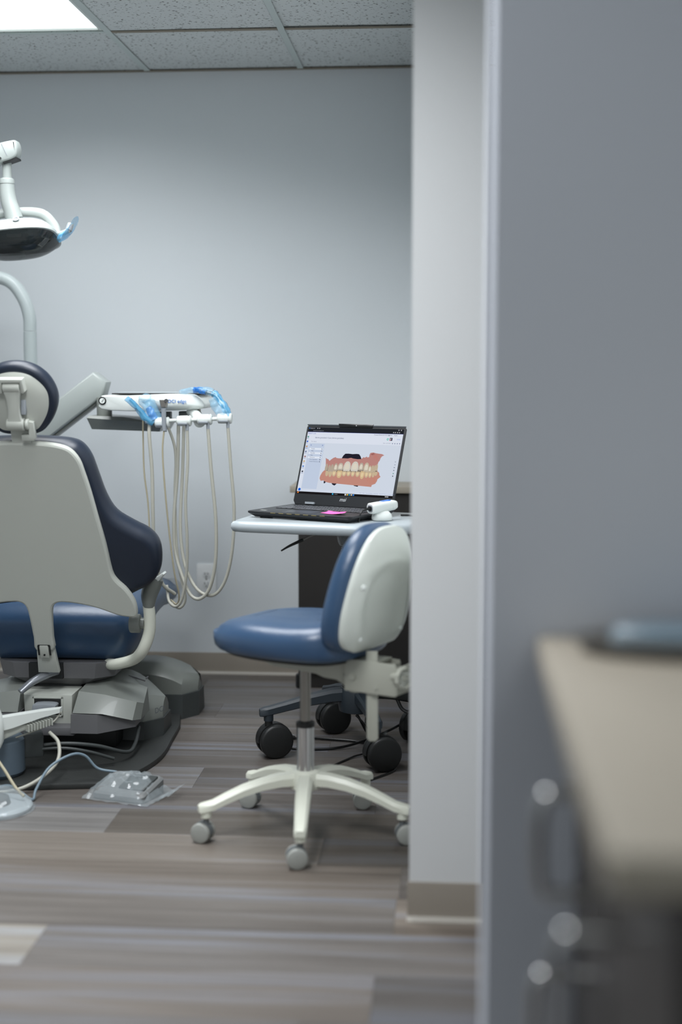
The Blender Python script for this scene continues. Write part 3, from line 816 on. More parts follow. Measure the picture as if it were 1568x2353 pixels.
MB().lathe([(0.011, 0.0), (0.012, 0.003), (0.006, 0.003), (0.004, 0.001)], 20, lp(0.02, -0.082, 0.034), lp(0.02, -0.110, 0.046) - lp(0.02, -0.082, 0.034)).out('lens_button', 'grip', DL)
hn = MB().tube([lp(0.140, -0.01, 0.005), lp(0.165, -0.012, 0.006), lp(0.182, -0.012, 0.016), lp(0.188, -0.012, 0.036)], lambda u: 0.007 + 0.004 * u, 12, 5).out('lamp_handle', 'lamp_white', DL)
MB().tube([lp(0.180, -0.0121, 0.012), lp(0.187, -0.0121, 0.030)], lambda u: 0.0115, 12, 4, smooth=False).out('handle_grip', 'grip', hn)
def wrap(u, v):
    a = u * 2 * math.pi
    cx_, cz_ = 0.150 + 0.05 * v, -0.004 + 0.045 * v * v
    rr = 0.016 + 0.010 * v + 0.005 * noise.noise((u * 5, v * 6, 2.0))
    return lp(cx_ + rr * 0.6 * math.cos(a), -0.012 + rr * math.sin(a), cz_ + rr * math.cos(a) - 0.006)
MB().grid(wrap, 16, 8).out('barrier_sleeve', 'film', hn)

# ------------------------------------------------------------------ delivery unit
DU = thing('delivery_unit', 'white instrument tray unit on an angled arm with hanging hoses', 'instrument unit', (-1.50, 5.05, 0.60))
ua = frame((-1.46, 5.05, 1.02), (0.80, 0, 0.60), (-0.60, 0, 0.80))
arm = MB()
arm.prism([(-0.08, -0.045), (0.245, -0.045), (0.288, -0.012), (0.272, 0.045), (-0.08, 0.045)], -0.045, 0.045, ua, 0.010)
arm.out('support_arm', 'lamp_white', DU, smooth=45)
MB().prism([(-0.08, -0.053), (0.20, -0.053), (0.225, -0.046), (-0.08, -0.046)], -0.03, 0.03, ua, 0.002).out('arm_seam', 'cover', DU)
MB().cyl((-1.50, 5.06, 0.78), (-1.50, 5.06, 1.02), 0.04, bevel=0.006).out('arm_mount', 'white', DU)
MB().tube([(-1.50, 5.06, 0.82), (-1.54, 5.16, 0.82), (-1.572, 5.275, 0.82)], 0.022, 14, 5).out('mount_link', 'white', DU)
MB().cyl((-1.228, 5.0, 1.055), (-1.228, 5.0, 1.13), 0.027, bevel=0.003).out('swivel_post', 'cover', DU)
low = MB()
low.rings([[Vector((x, y, z)) for x, y, z in r] for r in (
    [(-1.262, 4.95, 1.018), (-1.02, 4.95, 1.010), (-1.02, 5.16, 1.012), (-1.262, 5.16, 1.018)],
    [(-1.275, 4.93, 1.058), (-1.005, 4.93, 1.040), (-1.005, 5.17, 1.040), (-1.275, 5.17, 1.058)],
    [(-1.268, 4.936, 1.066), (-1.15, 4.936, 1.062), (-1.01, 5.165, 1.050), (-1.268, 5.165, 1.066)])])
low.out('lower_housing', 'cover', DU, smooth=30)
# top tray body : side view profile extruded in depth with rounded front
TR = [(-1.195, 1.092), (-1.195, 1.128), (-1.186, 1.140), (-1.10, 1.139), (-0.99, 1.144), (-0.89, 1.145), (-0.862, 1.136), (-0.842, 1.116), (-0.838, 1.100), (-0.86, 1.092), (-0.95, 1.088), (-1.06, 1.085)]
tb = MB().prism(crom2(TR, 3), -0.30, 0.0, frame((0, 4.82, 0), (1, 0, 0), (0, 0, 1)), 0.006).out('tray_body', 'white', DU, smooth=40)
fr = MB()
fr.disc(crom2([(-1.06, 1.132), (-1.02, 1.142), (-0.95, 1.145), (-0.885, 1.145), (-0.858, 1.134), (-0.842, 1.112), (-0.845, 1.098), (-0.90, 1.090), (-0.98, 1.088), (-1.02, 1.096), (-1.045, 1.112)], 3), lambda u, v, t: 0.028 * (1 - t ** 3), frame((0, 4.82, 0), (1, 0, 0), (0, 0, 1)), 8, c=(-0.95, 1.117))
fr.out('front_bulge', 'white', DU, smooth=60)
text('brand_print', 'DCI edge', 0.0165, 'blue_print', DU, frame((-0.925, 4.7905, 1.120), (1, 0, 0), (0, 0, 1)), align='CENTER', ext=0.0006)
MB().box((-1.01, 4.96, 1.1445), (0.31, 0.22, 0.004), bevel=0.001).out('tray_mat', 'black', DU)
MB().box((-1.01, 4.97, 1.1475), (0.30, 0.20, 0.003), bevel=0.001).out('tray_liner', 'table', DU)
g = MB().lathe([(0.0, 0.0), (0.0135, 0.0), (0.0135, 0.005), (0.011, 0.006)], 24, (-1.190, 4.822, 1.121), (0, -1, 0)).out('pressure_gauge', 'black_g', DU)
MB().cyl((-1.190, 4.8165, 1.121), (-1.190, 4.8155, 1.121), 0.0095, n=20).out('gauge_face', 'white', g)
MB().box((-1.188, 4.815, 1.122), (0.0015, 0.001, 0.012), rot=(0, R(35), 0)).out('gauge_needle', 'dark_in', g)
for x, z in ((-1.075, 1.094),):
    MB().cyl((x, 4.818, z), (x, 4.8165, z), 0.0022, n=10).out('screw', 'blue_print', DU)
for x, dx in ((-1.055, -0.008), (-0.868, 0.004), (-0.895, -0.004), (-0.86, 0.012)):
    tg = MB()
    tg.cyl((x, 4.85, 1.09), (x + dx, 4.84, 1.066), 0.0032, n=10)
    tg.cyl((x, 4.85, 1.092), (x, 4.85, 1.082), 0.0055, n=10)
    tg.out('toggle_switch', 'steel', DU)
MB().box((-0.99, 4.86, 1.066), (0.06, 0.04, 0.035), bevel=0.003).out('holder_bracket', 'skirt', DU)
MB().box((-0.905, 4.86, 1.07), (0.05, 0.04, 0.03), bevel=0.003).out('holder_bracket', 'skirt', DU)
MB().cyl((-1.03, 4.765, 1.052), (-0.74, 4.765, 1.064), 0.0065, n=14).out('holder_bar', 'white', DU)
MB().tube([(-0.89, 4.85, 1.085), (-0.865, 4.82, 1.07), (-0.845, 4.78, 1.05)], lambda u: 0.017 + 0.004 * u, 14, 5).out('holder_arm', 'white', DU)
for i, (x, z) in enumerate(((-0.972, 1.050), (-0.897, 1.055), (-0.826, 1.060), (-0.758, 1.064))):
    q = MB()
    q.lathe([(0.010, -0.026), (0.017, -0.022), (0.018, -0.012), (0.018, 0.012), (0.015, 0.02), (0.010, 0.022)], 22, (x, 4.765, z), (1, 0, 0.03))
    h = q.out('handpiece_holder', 'white', DU)
    MB().box((x - 0.002, 4.746, z - 0.009), (0.032, 0.006, 0.007), bevel=0.002).out('holder_slot', 'grip', h)
    MB().lathe([(0.0185, 0.0), (0.019, 0.003), (0.015, 0.007)], 20, (x + 0.018, 4.765, z), (1, 0, 0)).out('holder_cap', 'white', h)
    MB().cyl((x + 0.012, 4.758, z - 0.005), (x + 0.012, 4.756, z - 0.032), 0.0065, 0.0055, n=12).out('hose_collar', 'grip', h)
# air water syringe
sy = MB().tube([(-0.961, 4.745, 1.022), (-0.962, 4.744, 1.06), (-0.962, 4.743, 1.098)], lambda u: 0.0065 + 0.0022 * u, 14, 3).out('syringe', 'grip', DU)
MB().inflate([(-0.010, -0.012), (0.010, -0.012), (0.016, 0.014), (-0.014, 0.014)], [(0.002, -0.008), (0, -0.005), (0, 0.006), (0.003, 0.009)], frame((-0.961, 4.742, 1.112), (1, 0, 0), (0, 0, 1))).out('syringe_head', 'steel', sy)
MB().cyl((-0.953, 4.738, 1.122), (-0.950, 4.728, 1.124), 0.0065, n=14).out('syringe_nozzle', 'chrome', sy)
# handpieces under blue film
def film_tube(path, r, name, m, parent, seed):
    P = crom(path, 8)
    q = MB()
    rings = []
    for i, p in enumerate(P):
        a = P[max(0, i - 1)]; b = P[min(len(P) - 1, i + 1)]
        T = (b - a).normalized(); nn = Vector((0, 1, 0)); nn = (nn - T * nn.dot(T)).normalized(); bi = T.cross(nn)
        u = i / (len(P) - 1)
        ring = []
        for k in range(12):
            an = 2 * math.pi * k / 12
            rr = r(u) * (1 + 0.35 * noise.noise((math.cos(an) * 1.6 + seed, math.sin(an) * 1.6, u * 7)))
            ring.append(p + nn * rr * math.cos(an) + bi * rr * math.sin(an))
        rings.append(ring)
    q.rings(rings, False, False)
    return q.out(name, m, parent, smooth=60)
h1 = MB().tube([(-1.005, 4.762, 1.052), (-1.03, 4.76, 1.068), (-1.052, 4.755, 1.10), (-1.078, 4.75, 1.128)], lambda u: 0.008 - 0.002 * u, 12, 6).out('handpiece', 'steel', DU)
film_tube([(-1.00, 4.76, 1.048), (-1.03, 4.755, 1.066), (-1.055, 4.75, 1.10), (-1.09, 4.745, 1.132)], lambda u: 0.0125 - 0.003 * u, 'barrier_sleeve', 'film', h1, 3)
film_tube([(-0.995, 4.765, 1.056), (-1.01, 4.77, 1.09), (-1.03, 4.775, 1.125), (-1.035, 4.78, 1.135)], lambda u: 0.026 - 0.008 * abs(u - 0.4), 'barrier_flap', 'film_l', h1, 9)
film_tube([(-0.998, 4.765, 1.058), (-1.01, 4.768, 1.082), (-1.02, 4.77, 1.10)], lambda u: 0.016 - 0.006 * u, 'barrier_fold', 'film_d', h1, 5)
h4 = MB().tube([(-0.745, 4.765, 1.070), (-0.76, 4.77, 1.10), (-0.79, 4.785, 1.138), (-0.83, 4.80, 1.152)], lambda u: 0.008 - 0.002 * u, 12, 6).out('handpiece', 'steel', DU)
film_tube([(-0.742, 4.762, 1.068), (-0.758, 4.77, 1.10), (-0.785, 4.782, 1.135), (-0.80, 4.79, 1.148)], lambda u: 0.0125, 'barrier_sleeve', 'film', h4, 13)
film_tube([(-0.80, 4.79, 1.15), (-0.84, 4.80, 1.158), (-0.88, 4.81, 1.158), (-0.92, 4.82, 1.150)], lambda u: 0.013 - 0.004 * u, 'barrier_flap', 'film_l', h4, 17)
film_tube([(-0.825, 4.795, 1.152), (-0.85, 4.80, 1.158), (-0.87, 4.805, 1.158)], lambda u: 0.010, 'barrier_fold', 'film_d', h4, 21)
film_tube([(-0.752, 4.77, 1.078), (-0.785, 4.775, 1.10), (-0.80, 4.78, 1.13)], lambda u: 0.022 - 0.006 * u, 'barrier_flap', 'film_l', h4, 27)
# hanging hoses
def hose(pts, r, m='hose', nm='hose'):
    MB().tube(pts, r, 10, 8).out(nm, m, DU)
hose([(-1.045, 4.80, 1.085), (-1.046, 4.80, 1.0), (-1.044, 4.80, 0.88), (-1.032, 4.80, 0.77), (-1.028, 4.80, 0.66), (-1.03, 4.82, 0.52), (-1.04, 4.84, 0.44)], 0.0028, 'hose_c')
hose([(-1.017, 4.77, 1.045), (-1.016, 4.76, 1.0), (-1.008, 4.76, 0.88), (-1.007, 4.76, 0.74), (-1.006, 4.77, 0.62), (-0.99, 4.80, 0.50), (-0.95, 4.84, 0.45)], 0.0062)
hose([(-0.962, 4.745, 1.024), (-0.968, 4.745, 0.95), (-0.962, 4.75, 0.82), (-0.952, 4.76, 0.68), (-0.938, 4.77, 0.54), (-0.926, 4.79, 0.455), (-0.938, 4.81, 0.42), (-0.965, 4.84, 0.43)], 0.0030, 'hose_c')
# U hoses joining a collar to the bracket under the tray
hose([(-0.885, 4.757, 1.024), (-0.884, 4.755, 0.92), (-0.893, 4.755, 0.78), (-0.89, 4.76, 0.65), (-0.895, 4.77, 0.54), (-0.912, 4.78, 0.45), (-0.935, 4.79, 0.415), (-0.965, 4.81, 0.43), (-0.978, 4.84, 0.48)], 0.0052)
hose([(-0.814, 4.757, 1.030), (-0.805, 4.755, 0.90), (-0.790, 4.755, 0.72), (-0.793, 4.76, 0.58), (-0.815, 4.77, 0.485), (-0.85, 4.78, 0.445), (-0.885, 4.79, 0.455), (-0.915, 4.81, 0.51), (-0.945, 4.83, 0.60), (-0.950, 4.84, 0.72), (-0.938, 4.85, 0.88), (-0.934, 4.86, 1.06)], 0.0060)
hose([(-0.746, 4.757, 1.034), (-0.737, 4.755, 0.90), (-0.727, 4.755, 0.76), (-0.735, 4.76, 0.62), (-0.760, 4.77, 0.515), (-0.80, 4.78, 0.46), (-0.85, 4.79, 0.465), (-0.89, 4.81, 0.51), (-0.918, 4.83, 0.585), (-0.928, 4.84, 0.70), (-0.920, 4.85, 0.88), (-0.915, 4.86, 1.06)], 0.0056)
hose([(-0.978, 4.84, 1.06), (-0.945, 4.85, 0.95), (-0.948, 4.85, 0.80), (-0.944, 4.84, 0.64), (-0.93, 4.83, 0.53), (-0.91, 4.82, 0.44), (-0.93, 4.82, 0.405), (-0.96, 4.83, 0.42)], 0.0050)

# ------------------------------------------------------------------ rolling stool
ST = thing('dental_stool', 'blue cushioned rolling stool with ivory back plate and five legged base', 'stool', (-0.375, 3.67, 0), R(62))
def sp(x, y, z): return pm(ST) @ Vector((x, y, z))
so = [(0.0, 0.238), (0.09, 0.230), (0.152, 0.172), (0.182, 0.08), (0.185, -0.04), (0.162, -0.14), (0.10, -0.19), (0.0, -0.20)]
so = ccw(crom2(mirror2(so), 4))
def sr(d, z):
    return [sp(x, y, z + (0.022 * max(0, -y / 0.2) ** 2 if z > 0.53 else 0.0) - (0.016 * max(0, (y - 0.03) / 0.18) ** 2 if z > 0.55 else 0)) for x, y in inset(so, d)]
MB().rings([sr(0.04, 0.497), sr(0.012, 0.499), sr(0.003, 0.508), sr(0.0, 0.522), sr(0.0, 0.540), sr(0.006, 0.556), sr(0.018, 0.570), sr(0.04, 0.580), sr(0.075, 0.585), sr(0.12, 0.587)]).out('seat', 'blue', ST, smooth=70)
MB().prism(inset(so, 0.03), 0.487, 0.497, pm(ST), 0.002).out('seat_pan', 'black', ST)
# backrest
KF = pm(ST) @ frame((0.0, -0.226, 0.680), (1, 0, 0), (0, -0.17, 1))      # u = sitter's right, v up, w = backwards
bk = [(0.0, 0.158), (0.055, 0.152), (0.098, 0.122), (0.132, 0.065), (0.154, -0.01), (0.162, -0.075), (0.148, -0.128), (0.10, -0.155), (0.04, -0.162)]
bo_ = crom2(mirror2(bk), 4)
def wht(u, v, t):
    h = 0.006 + 0.022 * (1 - t ** 5)
    d = math.hypot(u / 0.105, (v + 0.05) / 0.105)
    arch = 1 / (1 + math.exp((d - 1.0) * 14))
    h -= 0.014 * arch * (1 if v > -0.05 else max(0.2, 1 + (v + 0.05) * 7))
    h += 0.006 * math.exp(-((abs(u) - 0.105) / 0.02) ** 2) * (1 if v < 0.03 else 0.3)
    h += 0.003 * math.exp(-((math.hypot(u, v + 0.16) - 0.235) / 0.01) ** 2)
    return h
MB().disc(bo_, wht, KF, 26, back=-0.004, c=(0, -0.02)).out('back_plate', 'stool_w', ST, smooth=60)
cu = [(x * 1.085, y * (1.01 if y > 0 else 1.07)) for x, y in bo_]
MB().inflate(cu, [(0.045, -0.062), (0.018, -0.06), (0.004, -0.048), (0.0, -0.034), (0.003, -0.016), (0.012, -0.004), (0.03, -0.003)], KF).out('back_cushion', 'blue', ST, smooth=60)
for u, v in ((0.118, 0.018), (-0.118, 0.018), (0.10, -0.118), (-0.10, -0.118)):
    hh = wht(u, v, 0.8)
    MB().lathe([(0.0075, hh - 0.004), (0.0075, hh + 0.001), (0.004, hh + 0.004)], 14, KF @ Vector((u, v, 0)), KF.to_3x3() @ Vector((0, 0, 1))).out('rivet', 'white', ST)
# tilt mechanism : side plates along the facing direction
def side(x, outl, t_=0.004):
    return frame(sp(x, 0, 0), pm(ST).to_3x3() @ Vector((0, -1, 0)), (0, 0, 1))
pl_o = [(-0.118, 0.494), (0.262, 0.488), (0.262, 0.430), (0.250, 0.418), (0.16, 0.424), (0.13, 0.438), (0.09, 0.440), (0.065, 0.447), (-0.07, 0.452), (-0.10, 0.462)]
mm = MB()
for x in (-0.048, 0.044):
    mm.prism(pl_o, -0.002, 0.002, side(x, pl_o))
mm.box((0, 0, 0), (0.09, 0.34, 0.006), M=pm(ST) @ Matrix.Translation((-0.002, -0.07, 0.490)))
mm.box((0, 0, 0), (0.095, 0.004, 0.05), M=pm(ST) @ Matrix.Translation((-0.002, -0.262, 0.458)))
mm.out('tilt_mechanism', 'stool_m', ST, smooth=20)
bl = MB()
for y, z, r in ((0.055, 0.478, 0.0055), (-0.012, 0.475, 0.008), (-0.055, 0.476, 0.0055), (-0.16, 0.455, 0.007), (0.09, 0.476, 0.004)):
    bl.cyl(sp(-0.0495, y, z), sp(-0.0525, y, z), r, n=14)
bl.out('bolt_holes', 'skirt', ST)
bkt = MB()
bkt.box((0, 0, 0), (0.006, 0.150, 0.082), bevel=0.002, M=pm(ST) @ Matrix.Translation((-0.060, -0.236, 0.458)))
bkt.box((0, 0, 0), (0.10, 0.006, 0.070), bevel=0.002, M=pm(ST) @ Matrix.Translation((-0.012, -0.312, 0.455)))
bkt.cyl(sp(-0.063, -0.185, 0.455), sp(-0.067, -0.185, 0.455), 0.009, n=16)
bkt.cyl(sp(-0.063, -0.255, 0.435), sp(-0.066, -0.255, 0.435), 0.005, n=12)
bkt.out('bracket', 'stool_m', ST, smooth=30)
ub = MB()
ub.prism([(-0.0145, 0.30), (-0.008, 0.292), (0.008, 0.292), (0.0145, 0.30), (0.0145, 0.525), (-0.0145, 0.525)], -0.0025, 0.0025, frame(sp(-0.035, -0.232, 0), pm(ST).to_3x3() @ Vector((0.3, -0.95, 0)), (pm(ST).to_3x3() @ Vector((0, -0.13, 1)))), 0.001)
ub.out('back_upright', 'stool_m', ST)
MB().cyl(sp(-0.038, -0.270, 0.315), sp(-0.0425, -0.271, 0.315), 0.0035, n=10).out('upright_hole', 'skirt', ST)
kn = MB()
kd = pm(ST).to_3x3() @ Vector((-0.25, -0.95, 0.05))
ko = sp(-0.078, -0.336, 0.472)
kn.lathe([(0.010, -0.03), (0.010, -0.002), (0.024, 0.0), (0.028, 0.004), (0.028, 0.013), (0.0255, 0.015), (0.0245, 0.010), (0.008, 0.009), (0.007, 0.013)], 9, ko, kd)
kb = kn.out('tension_knob', 'stool_m', ST, smooth=20)
rbk = MB()
kx = Vector(kd).normalized().orthogonal().normalized(); ky = Vector(kd).normalized().cross(kx)
for i in range(18):
    a = 2 * math.pi * i / 18
    d = kx * math.cos(a) + ky * math.sin(a)
    c0 = ko + Vector(kd).normalized() * 0.0115
    rbk.cyl(c0 + d * 0.009, c0 + d * 0.0245, 0.0012, n=6)
rbk.out('knob_rib', 'shell', kb)
MB().lathe([(0.016, 0.0), (0.02, 0.003), (0.02, 0.02), (0.017, 0.022)], 16, sp(-0.012, -0.165, 0.405), (0, 0, 1)).out('lower_knob', 'stool_m', ST)
MB().box((0, 0, 0), (0.02, 0.03, 0.004), bevel=0.001, M=pm(ST) @ Matrix.Translation((-0.06, 0.17, 0.492))).out('height_lever', 'white', ST)
# gas post and sleeve
cxs, cys = -0.375, 3.67
MB().cyl((cxs, cys, 0.29), (cxs, cys, 0.49), 0.0145, n=24).out('gas_piston', 'steel', ST)
MB().lathe([(0.0145, 0.285), (0.024, 0.288), (0.025, 0.292), (0.025, 0.30), (0.017, 0.304)], 24, (cxs, cys, 0)).out('post_collar', 'black', ST)
MB().cyl((cxs, cys, 0.165), (cxs, cys, 0.29), 0.0235, n=28).out('post_sleeve', 'chrome', ST)
MB().lathe([(0.026, 0.118), (0.042, 0.125), (0.044, 0.15), (0.036, 0.168), (0.025, 0.172)], 28, (cxs, cys, 0)).out('base_hub', 'white_m', ST)
def caster(parent, c, ang, r, wd, hood_m, wheel_m, stem_top, brake=False):
    """twin wheel caster: c = floor contact, ang = rolling direction (radians)"""
    M = Matrix.Translation(c) @ Matrix.Rotation(ang, 4, 'Z')
    hd = MB()
    n = 14
    ringo = [[M @ Vector((r * 1.04 * math.cos(R(20 + 165 * i / n)), y, r + r * 1.04 * math.sin(R(20 + 165 * i / n)))) for i in range(n + 1)] + [M @ Vector((r * 0.5 * math.cos(R(185 - 165 * i / n)), y, r + r * 0.5 * math.sin(R(185 - 165 * i / n)))) for i in range(n + 1)] for y in (-wd * 0.16, wd * 0.16)]
    hd.rings(ringo)
    hd.cyl(M @ Vector((-r * 0.35, 0, r * 1.2)), M @ Vector((-r * 0.35, 0, r * 2.25)), wd * 0.17, n=14)
    o = hd.out('caster', hood_m, parent, smooth=40)
    hs = MB()
    hs.cyl(M @ Vector((-r * 0.35, 0, r * 2.2)), M @ Vector((-r * 0.35, 0, stem_top)), wd * 0.12, n=12)
    hs.out('caster_stem', 'steel', o)
    for s in (-1, 1):
        w_ = MB()
        y0 = s * wd * 0.2; y1 = s * wd * 0.5
        a, b = M @ Vector((0, y0, r)), M @ Vector((0, y1, r))
        L = (b - a).length
        w_.lathe([(r * 0.3, 0), (r * 0.97, 0), (r, L * 0.1), (r, L * 0.72), (r * 0.96, L * 0.9), (r * 0.86, L), (r * 0.3, L * 1.06), (0.0, L * 1.08)], 32, a, b - a)
        w_.out('wheel', wheel_m, o, smooth=40)
    if brake:
        MB().box((0, 0, 0), (r * 0.4, wd * 0.3, r * 0.12), bevel=r * 0.04, M=M @ Matrix.Translation((r * 1.12, 0, r * 1.08)) @ Matrix.Rotation(R(20), 4, 'Y')).out('brake_tab', hood_m, o)
    return o
RS = 0.277
for i in range(5):
    a = R(-87 + 72 * i)
    d = Vector((math.cos(a), math.sin(a), 0)); n_ = Vector((-d.y, d.x, 0))
    secs = []
    for u, rad, z, hw, hh in ((0, 0.02, 0.150, 0.021, 0.016), (1, 0.07, 0.150, 0.021, 0.015), (2, 0.12, 0.143, 0.020, 0.0135), (3, 0.17, 0.130, 0.019, 0.0125), (4, 0.215, 0.113, 0.0175, 0.0115), (5, 0.25, 0.098, 0.0165, 0.011), (6, RS + 0.005, 0.092, 0.0155, 0.0105), (7, RS + 0.012, 0.090, 0.012, 0.008)):
        p = Vector((cxs, cys, z)) + d * rad
        ov = [(-1, -1), (1, -1), (1, 0.3), (0.62, 1), (-0.62, 1), (-1, 0.3)]
        secs.append([p + n_ * (hw * x) + Vector((0, 0, hh * y)) for x, y in ov])
    lg = MB().rings(secs).out('base_leg', 'white_m', ST, smooth=35)
    tp = Vector((cxs, cys, 0)) + d * (RS - 0.008)
    MB().cyl((tp.x, tp.y, 0.066), (tp.x, tp.y, 0.088), 0.014, n=16).out('leg_socket', 'white_m', lg)
    ang = (R(192), R(12), R(-172), R(165), R(162))[i]
    off = Matrix.Rotation(ang, 3, 'Z') @ Vector((0.0265 * 0.35, 0, 0))
    caster(ST, (tp.x + off.x, tp.y + off.y, 0.0), ang, 0.0265, 0.046, 'caster_d', 'caster_g', 0.07)

# ------------------------------------------------------------------ laptop cart
TZ = 0.768
RC = thing('laptop_cart', 'rolling laptop cart with pale grey top and slate legs on black casters', 'cart', (-0.322, 4.475, 0))
ta = R(-12)
ex = Vector((math.cos(ta), math.sin(ta), 0)); ey = Vector((-math.sin(ta), math.cos(ta), 0))
TF = frame(Vector((-0.668, 4.272, TZ - 0.034)), ex, ey)
to = crom2([(0.012, 0.004), (0.06, -0.012), (0.22, -0.02), (0.38, -0.014), (0.46, 0.008), (0.53, 0.06), (0.575, 0.15), (0.585, 0.26), (0.57, 0.36), (0.50, 0.41), (0.25, 0.42), (0.06, 0.41), (0.005, 0.37), (-0.005, 0.20), (-0.002, 0.03)], 5)
MB().inflate(to, [(0.016, 0.0), (0.007, 0.003), (0.001, 0.010), (0.0, 0.017), (0.001, 0.025), (0.006, 0.031), (0.012, 0.034)], TF).out('tabletop', 'table', RC, smooth=60)
ch = (-0.290, 4.475)
MB().rings([[Vector((ch[0] + x * k, ch[1] + y * k, z)) for x, y in rrect(0.13, 0.11, 0.02)] for k, z in ((0.62, 0.672), (0.8, 0.70), (1.0, TZ - 0.036))]).out('top_bracket', 'black', RC)
def wrapb(u, v):
    a = u * 2 * math.pi
    k = 0.056 + 0.022 * v + 0.007 * noise.noise((math.cos(a) * 2, math.sin(a) * 2, v * 3))
    return (ch[0] + k * math.cos(a), ch[1] + k * math.sin(a), 0.672 + 0.058 * v)
MB().grid(wrapb, 28, 6).out('clear_wrap', 'clear', RC)
prof = []
for i in range(68):
    z = 0.205 + i * 0.0069
    prof += [(0.048, z), (0.052, z + 0.0035)]
MB().lathe(prof, 24, (ch[0], ch[1], 0)).out('bellows_column', 'black', RC, smooth=20)
lv = MB().tube([(-0.36, 4.42, 0.725), (-0.42, 4.38, 0.716), (-0.455, 4.355, 0.700)], 0.0035, 8, 5).out('height_lever', 'steel', RC)
MB().tube([(-0.452, 4.357, 0.702), (-0.49, 4.335, 0.686), (-0.515, 4.32, 0.672)], lambda u: 0.0055 - 0.003 * u, 8, 5).out('lever_grip', 'black', lv)
MB().lathe([(0.045, 0.135), (0.058, 0.14), (0.061, 0.16), (0.060, 0.20), (0.055, 0.215), (0.036, 0.216)], 28, (ch[0], ch[1], 0)).out('base_hub', 'slate', RC)
MB().box((-0.155, 4.50, 0.205), (0.13, 0.11, 0.05), bevel=0.006, rot=(0, 0, R(-15))).out('power_box', 'black', RC)
MB().tube([(-0.13, 4.45, 0.182), (-0.10, 4.43, 0.170), (-0.095, 4.43, 0.150), (-0.12, 4.44, 0.142), (-0.145, 4.45, 0.152), (-0.16, 4.455, 0.18)], 0.006, 8, 6).out('cord_clip', 'black', RC)
CA = [(-0.567, 4.40), (-0.218, 4.275), (-0.112, 4.60), (-0.405, 4.72)]
for i, (x, y) in enumerate(CA):
    d = Vector((x - ch[0], y - ch[1], 0)); Ld = d.length; d.normalize(); n_ = Vector((-d.y, d.x, 0))
    secs = []
    for u, z, hw, hh in ((0.02, 0.195, 0.026, 0.022), (0.3, 0.192, 0.024, 0.020), (0.55, 0.180, 0.021, 0.017), (0.8, 0.163, 0.018, 0.0145), (1.0, 0.150, 0.0165, 0.0135), (1.06, 0.147, 0.016, 0.0135), (1.10, 0.145, 0.012, 0.011)):
        p = Vector((ch[0], ch[1], z)) + d * (Ld * u)
        secs.append([p + n_ * (hw * a) + Vector((0, 0, hh * b)) for a, b in ((-1, -0.8), (-0.8, -1), (0.8, -1), (1, -0.8), (1, 0.5), (0.7, 1), (-0.7, 1), (-1, 0.5))])
    lg = MB().rings(secs).out('base_leg', 'slate', RC, smooth=35)
    MB().cyl((x, y, 0.118), (x, y, 0.142), 0.0155, n=16).out('leg_socket', 'slate', lg)
    ang = (R(24), R(22), R(50), R(24))[i]
    off = Matrix.Rotation(ang, 3, 'Z') @ Vector((0.054 * 0.35, 0, 0))
    caster(RC, (x + off.x, y + off.y, 0), ang, 0.054, 0.075, 'black', 'black', 0.12, brake=(i == 0))
# cables under the cart
def cable(name, label, pts, r, m='black_g', g='black cables under the cart'):
    o = MB().tube(pts, r, 8, 10).out(name, m, None, loc=pts[0])
    return tag(o, label, 'cable', g)
cable('power_cable', 'black cable looped on the floor behind the left cart caster',
      [(-0.30, 4.50, 0.135), (-0.27, 4.52, 0.07), (-0.25, 4.56, 0.012), (-0.34, 4.60, 0.006), (-0.47, 4.62, 0.006), (-0.54, 4.58, 0.006), (-0.545, 4.52, 0.006), (-0.48, 4.48, 0.006), (-0.36, 4.50, 0.006), (-0.26, 4.555, 0.022), (-0.16, 4.60, 0.06), (-0.10, 4.64, 0.10), (-0.098, 4.85, 0.12)], 0.0042)
cable('thin_cable', 'thin black cable running forward across the floor past the stool post',
      [(-0.25, 4.49, 0.17), (-0.262, 4.46, 0.10), (-0.25, 4.44, 0.02), (-0.30, 4.40, 0.005), (-0.36, 4.28, 0.004), (-0.39, 4.12, 0.004), (-0.41, 4.02, 0.004)], 0.003)
cable('scanner_lead', 'black lead dropping from the cart past its front caster',
      [(-0.29, 4.42, 0.135), (-0.26, 4.43, 0.10), (-0.225, 4.47, 0.03), (-0.20, 4.46, 0.006), (-0.17, 4.38, 0.005), (-0.16, 4.27, 0.005), (-0.22, 4.17, 0.004), (-0.25, 4.13, 0.004)], 0.003)

# ------------------------------------------------------------------ laptop
la = R(-27)
LT = thing('laptop', 'open black laptop showing a dental scan on the cart', 'laptop', (-0.400, 4.421, TZ), la)
LM = pm(LT)
LW, LD = 0.380, 0.275
def lbox(c_, s_, b=0.0): return MB().box(c_, s_, bevel=b, M=LM)
base = MB()
base.rings([[LM @ Vector((x, y, z)) for x, y in rrect(LW - 2 * i, LD - 2 * i, 0.012)] for i, z in ((0.016, 0.003), (0.004, 0.012), (0.0, 0.016), (0.0, 0.020), (0.002, 0.0215))])
base.out('laptop_base', 'laptop', LT, smooth=30)
ft = MB()
for sx in (-1, 1):
    for sy_ in (-1, 1):
        ft.box((sx * 0.14, sy_ * 0.10, 0.0018), (0.04, 0.012, 0.0036), M=LM)
ft.out('rubber_feet', 'black', LT)
lbox((0, 0.136, 0.014), (LW * 0.9, 0.02, 0.016), 0.003).out('rear_vent', 'black', LT)
KB = lbox((0.0, 0.035, 0.0216), (0.318, 0.115, 0.0006)).out('keyboard', 'black_g', LT, smooth=0)
key = MB().box((0, 0, 0), (0.0172, 0.0152, 0.0016), bevel=0.0006, seg=1, M=LM @ Matrix.Translation((0, 0, 0))).out('key', 'key', KB, smooth=0)
first = True
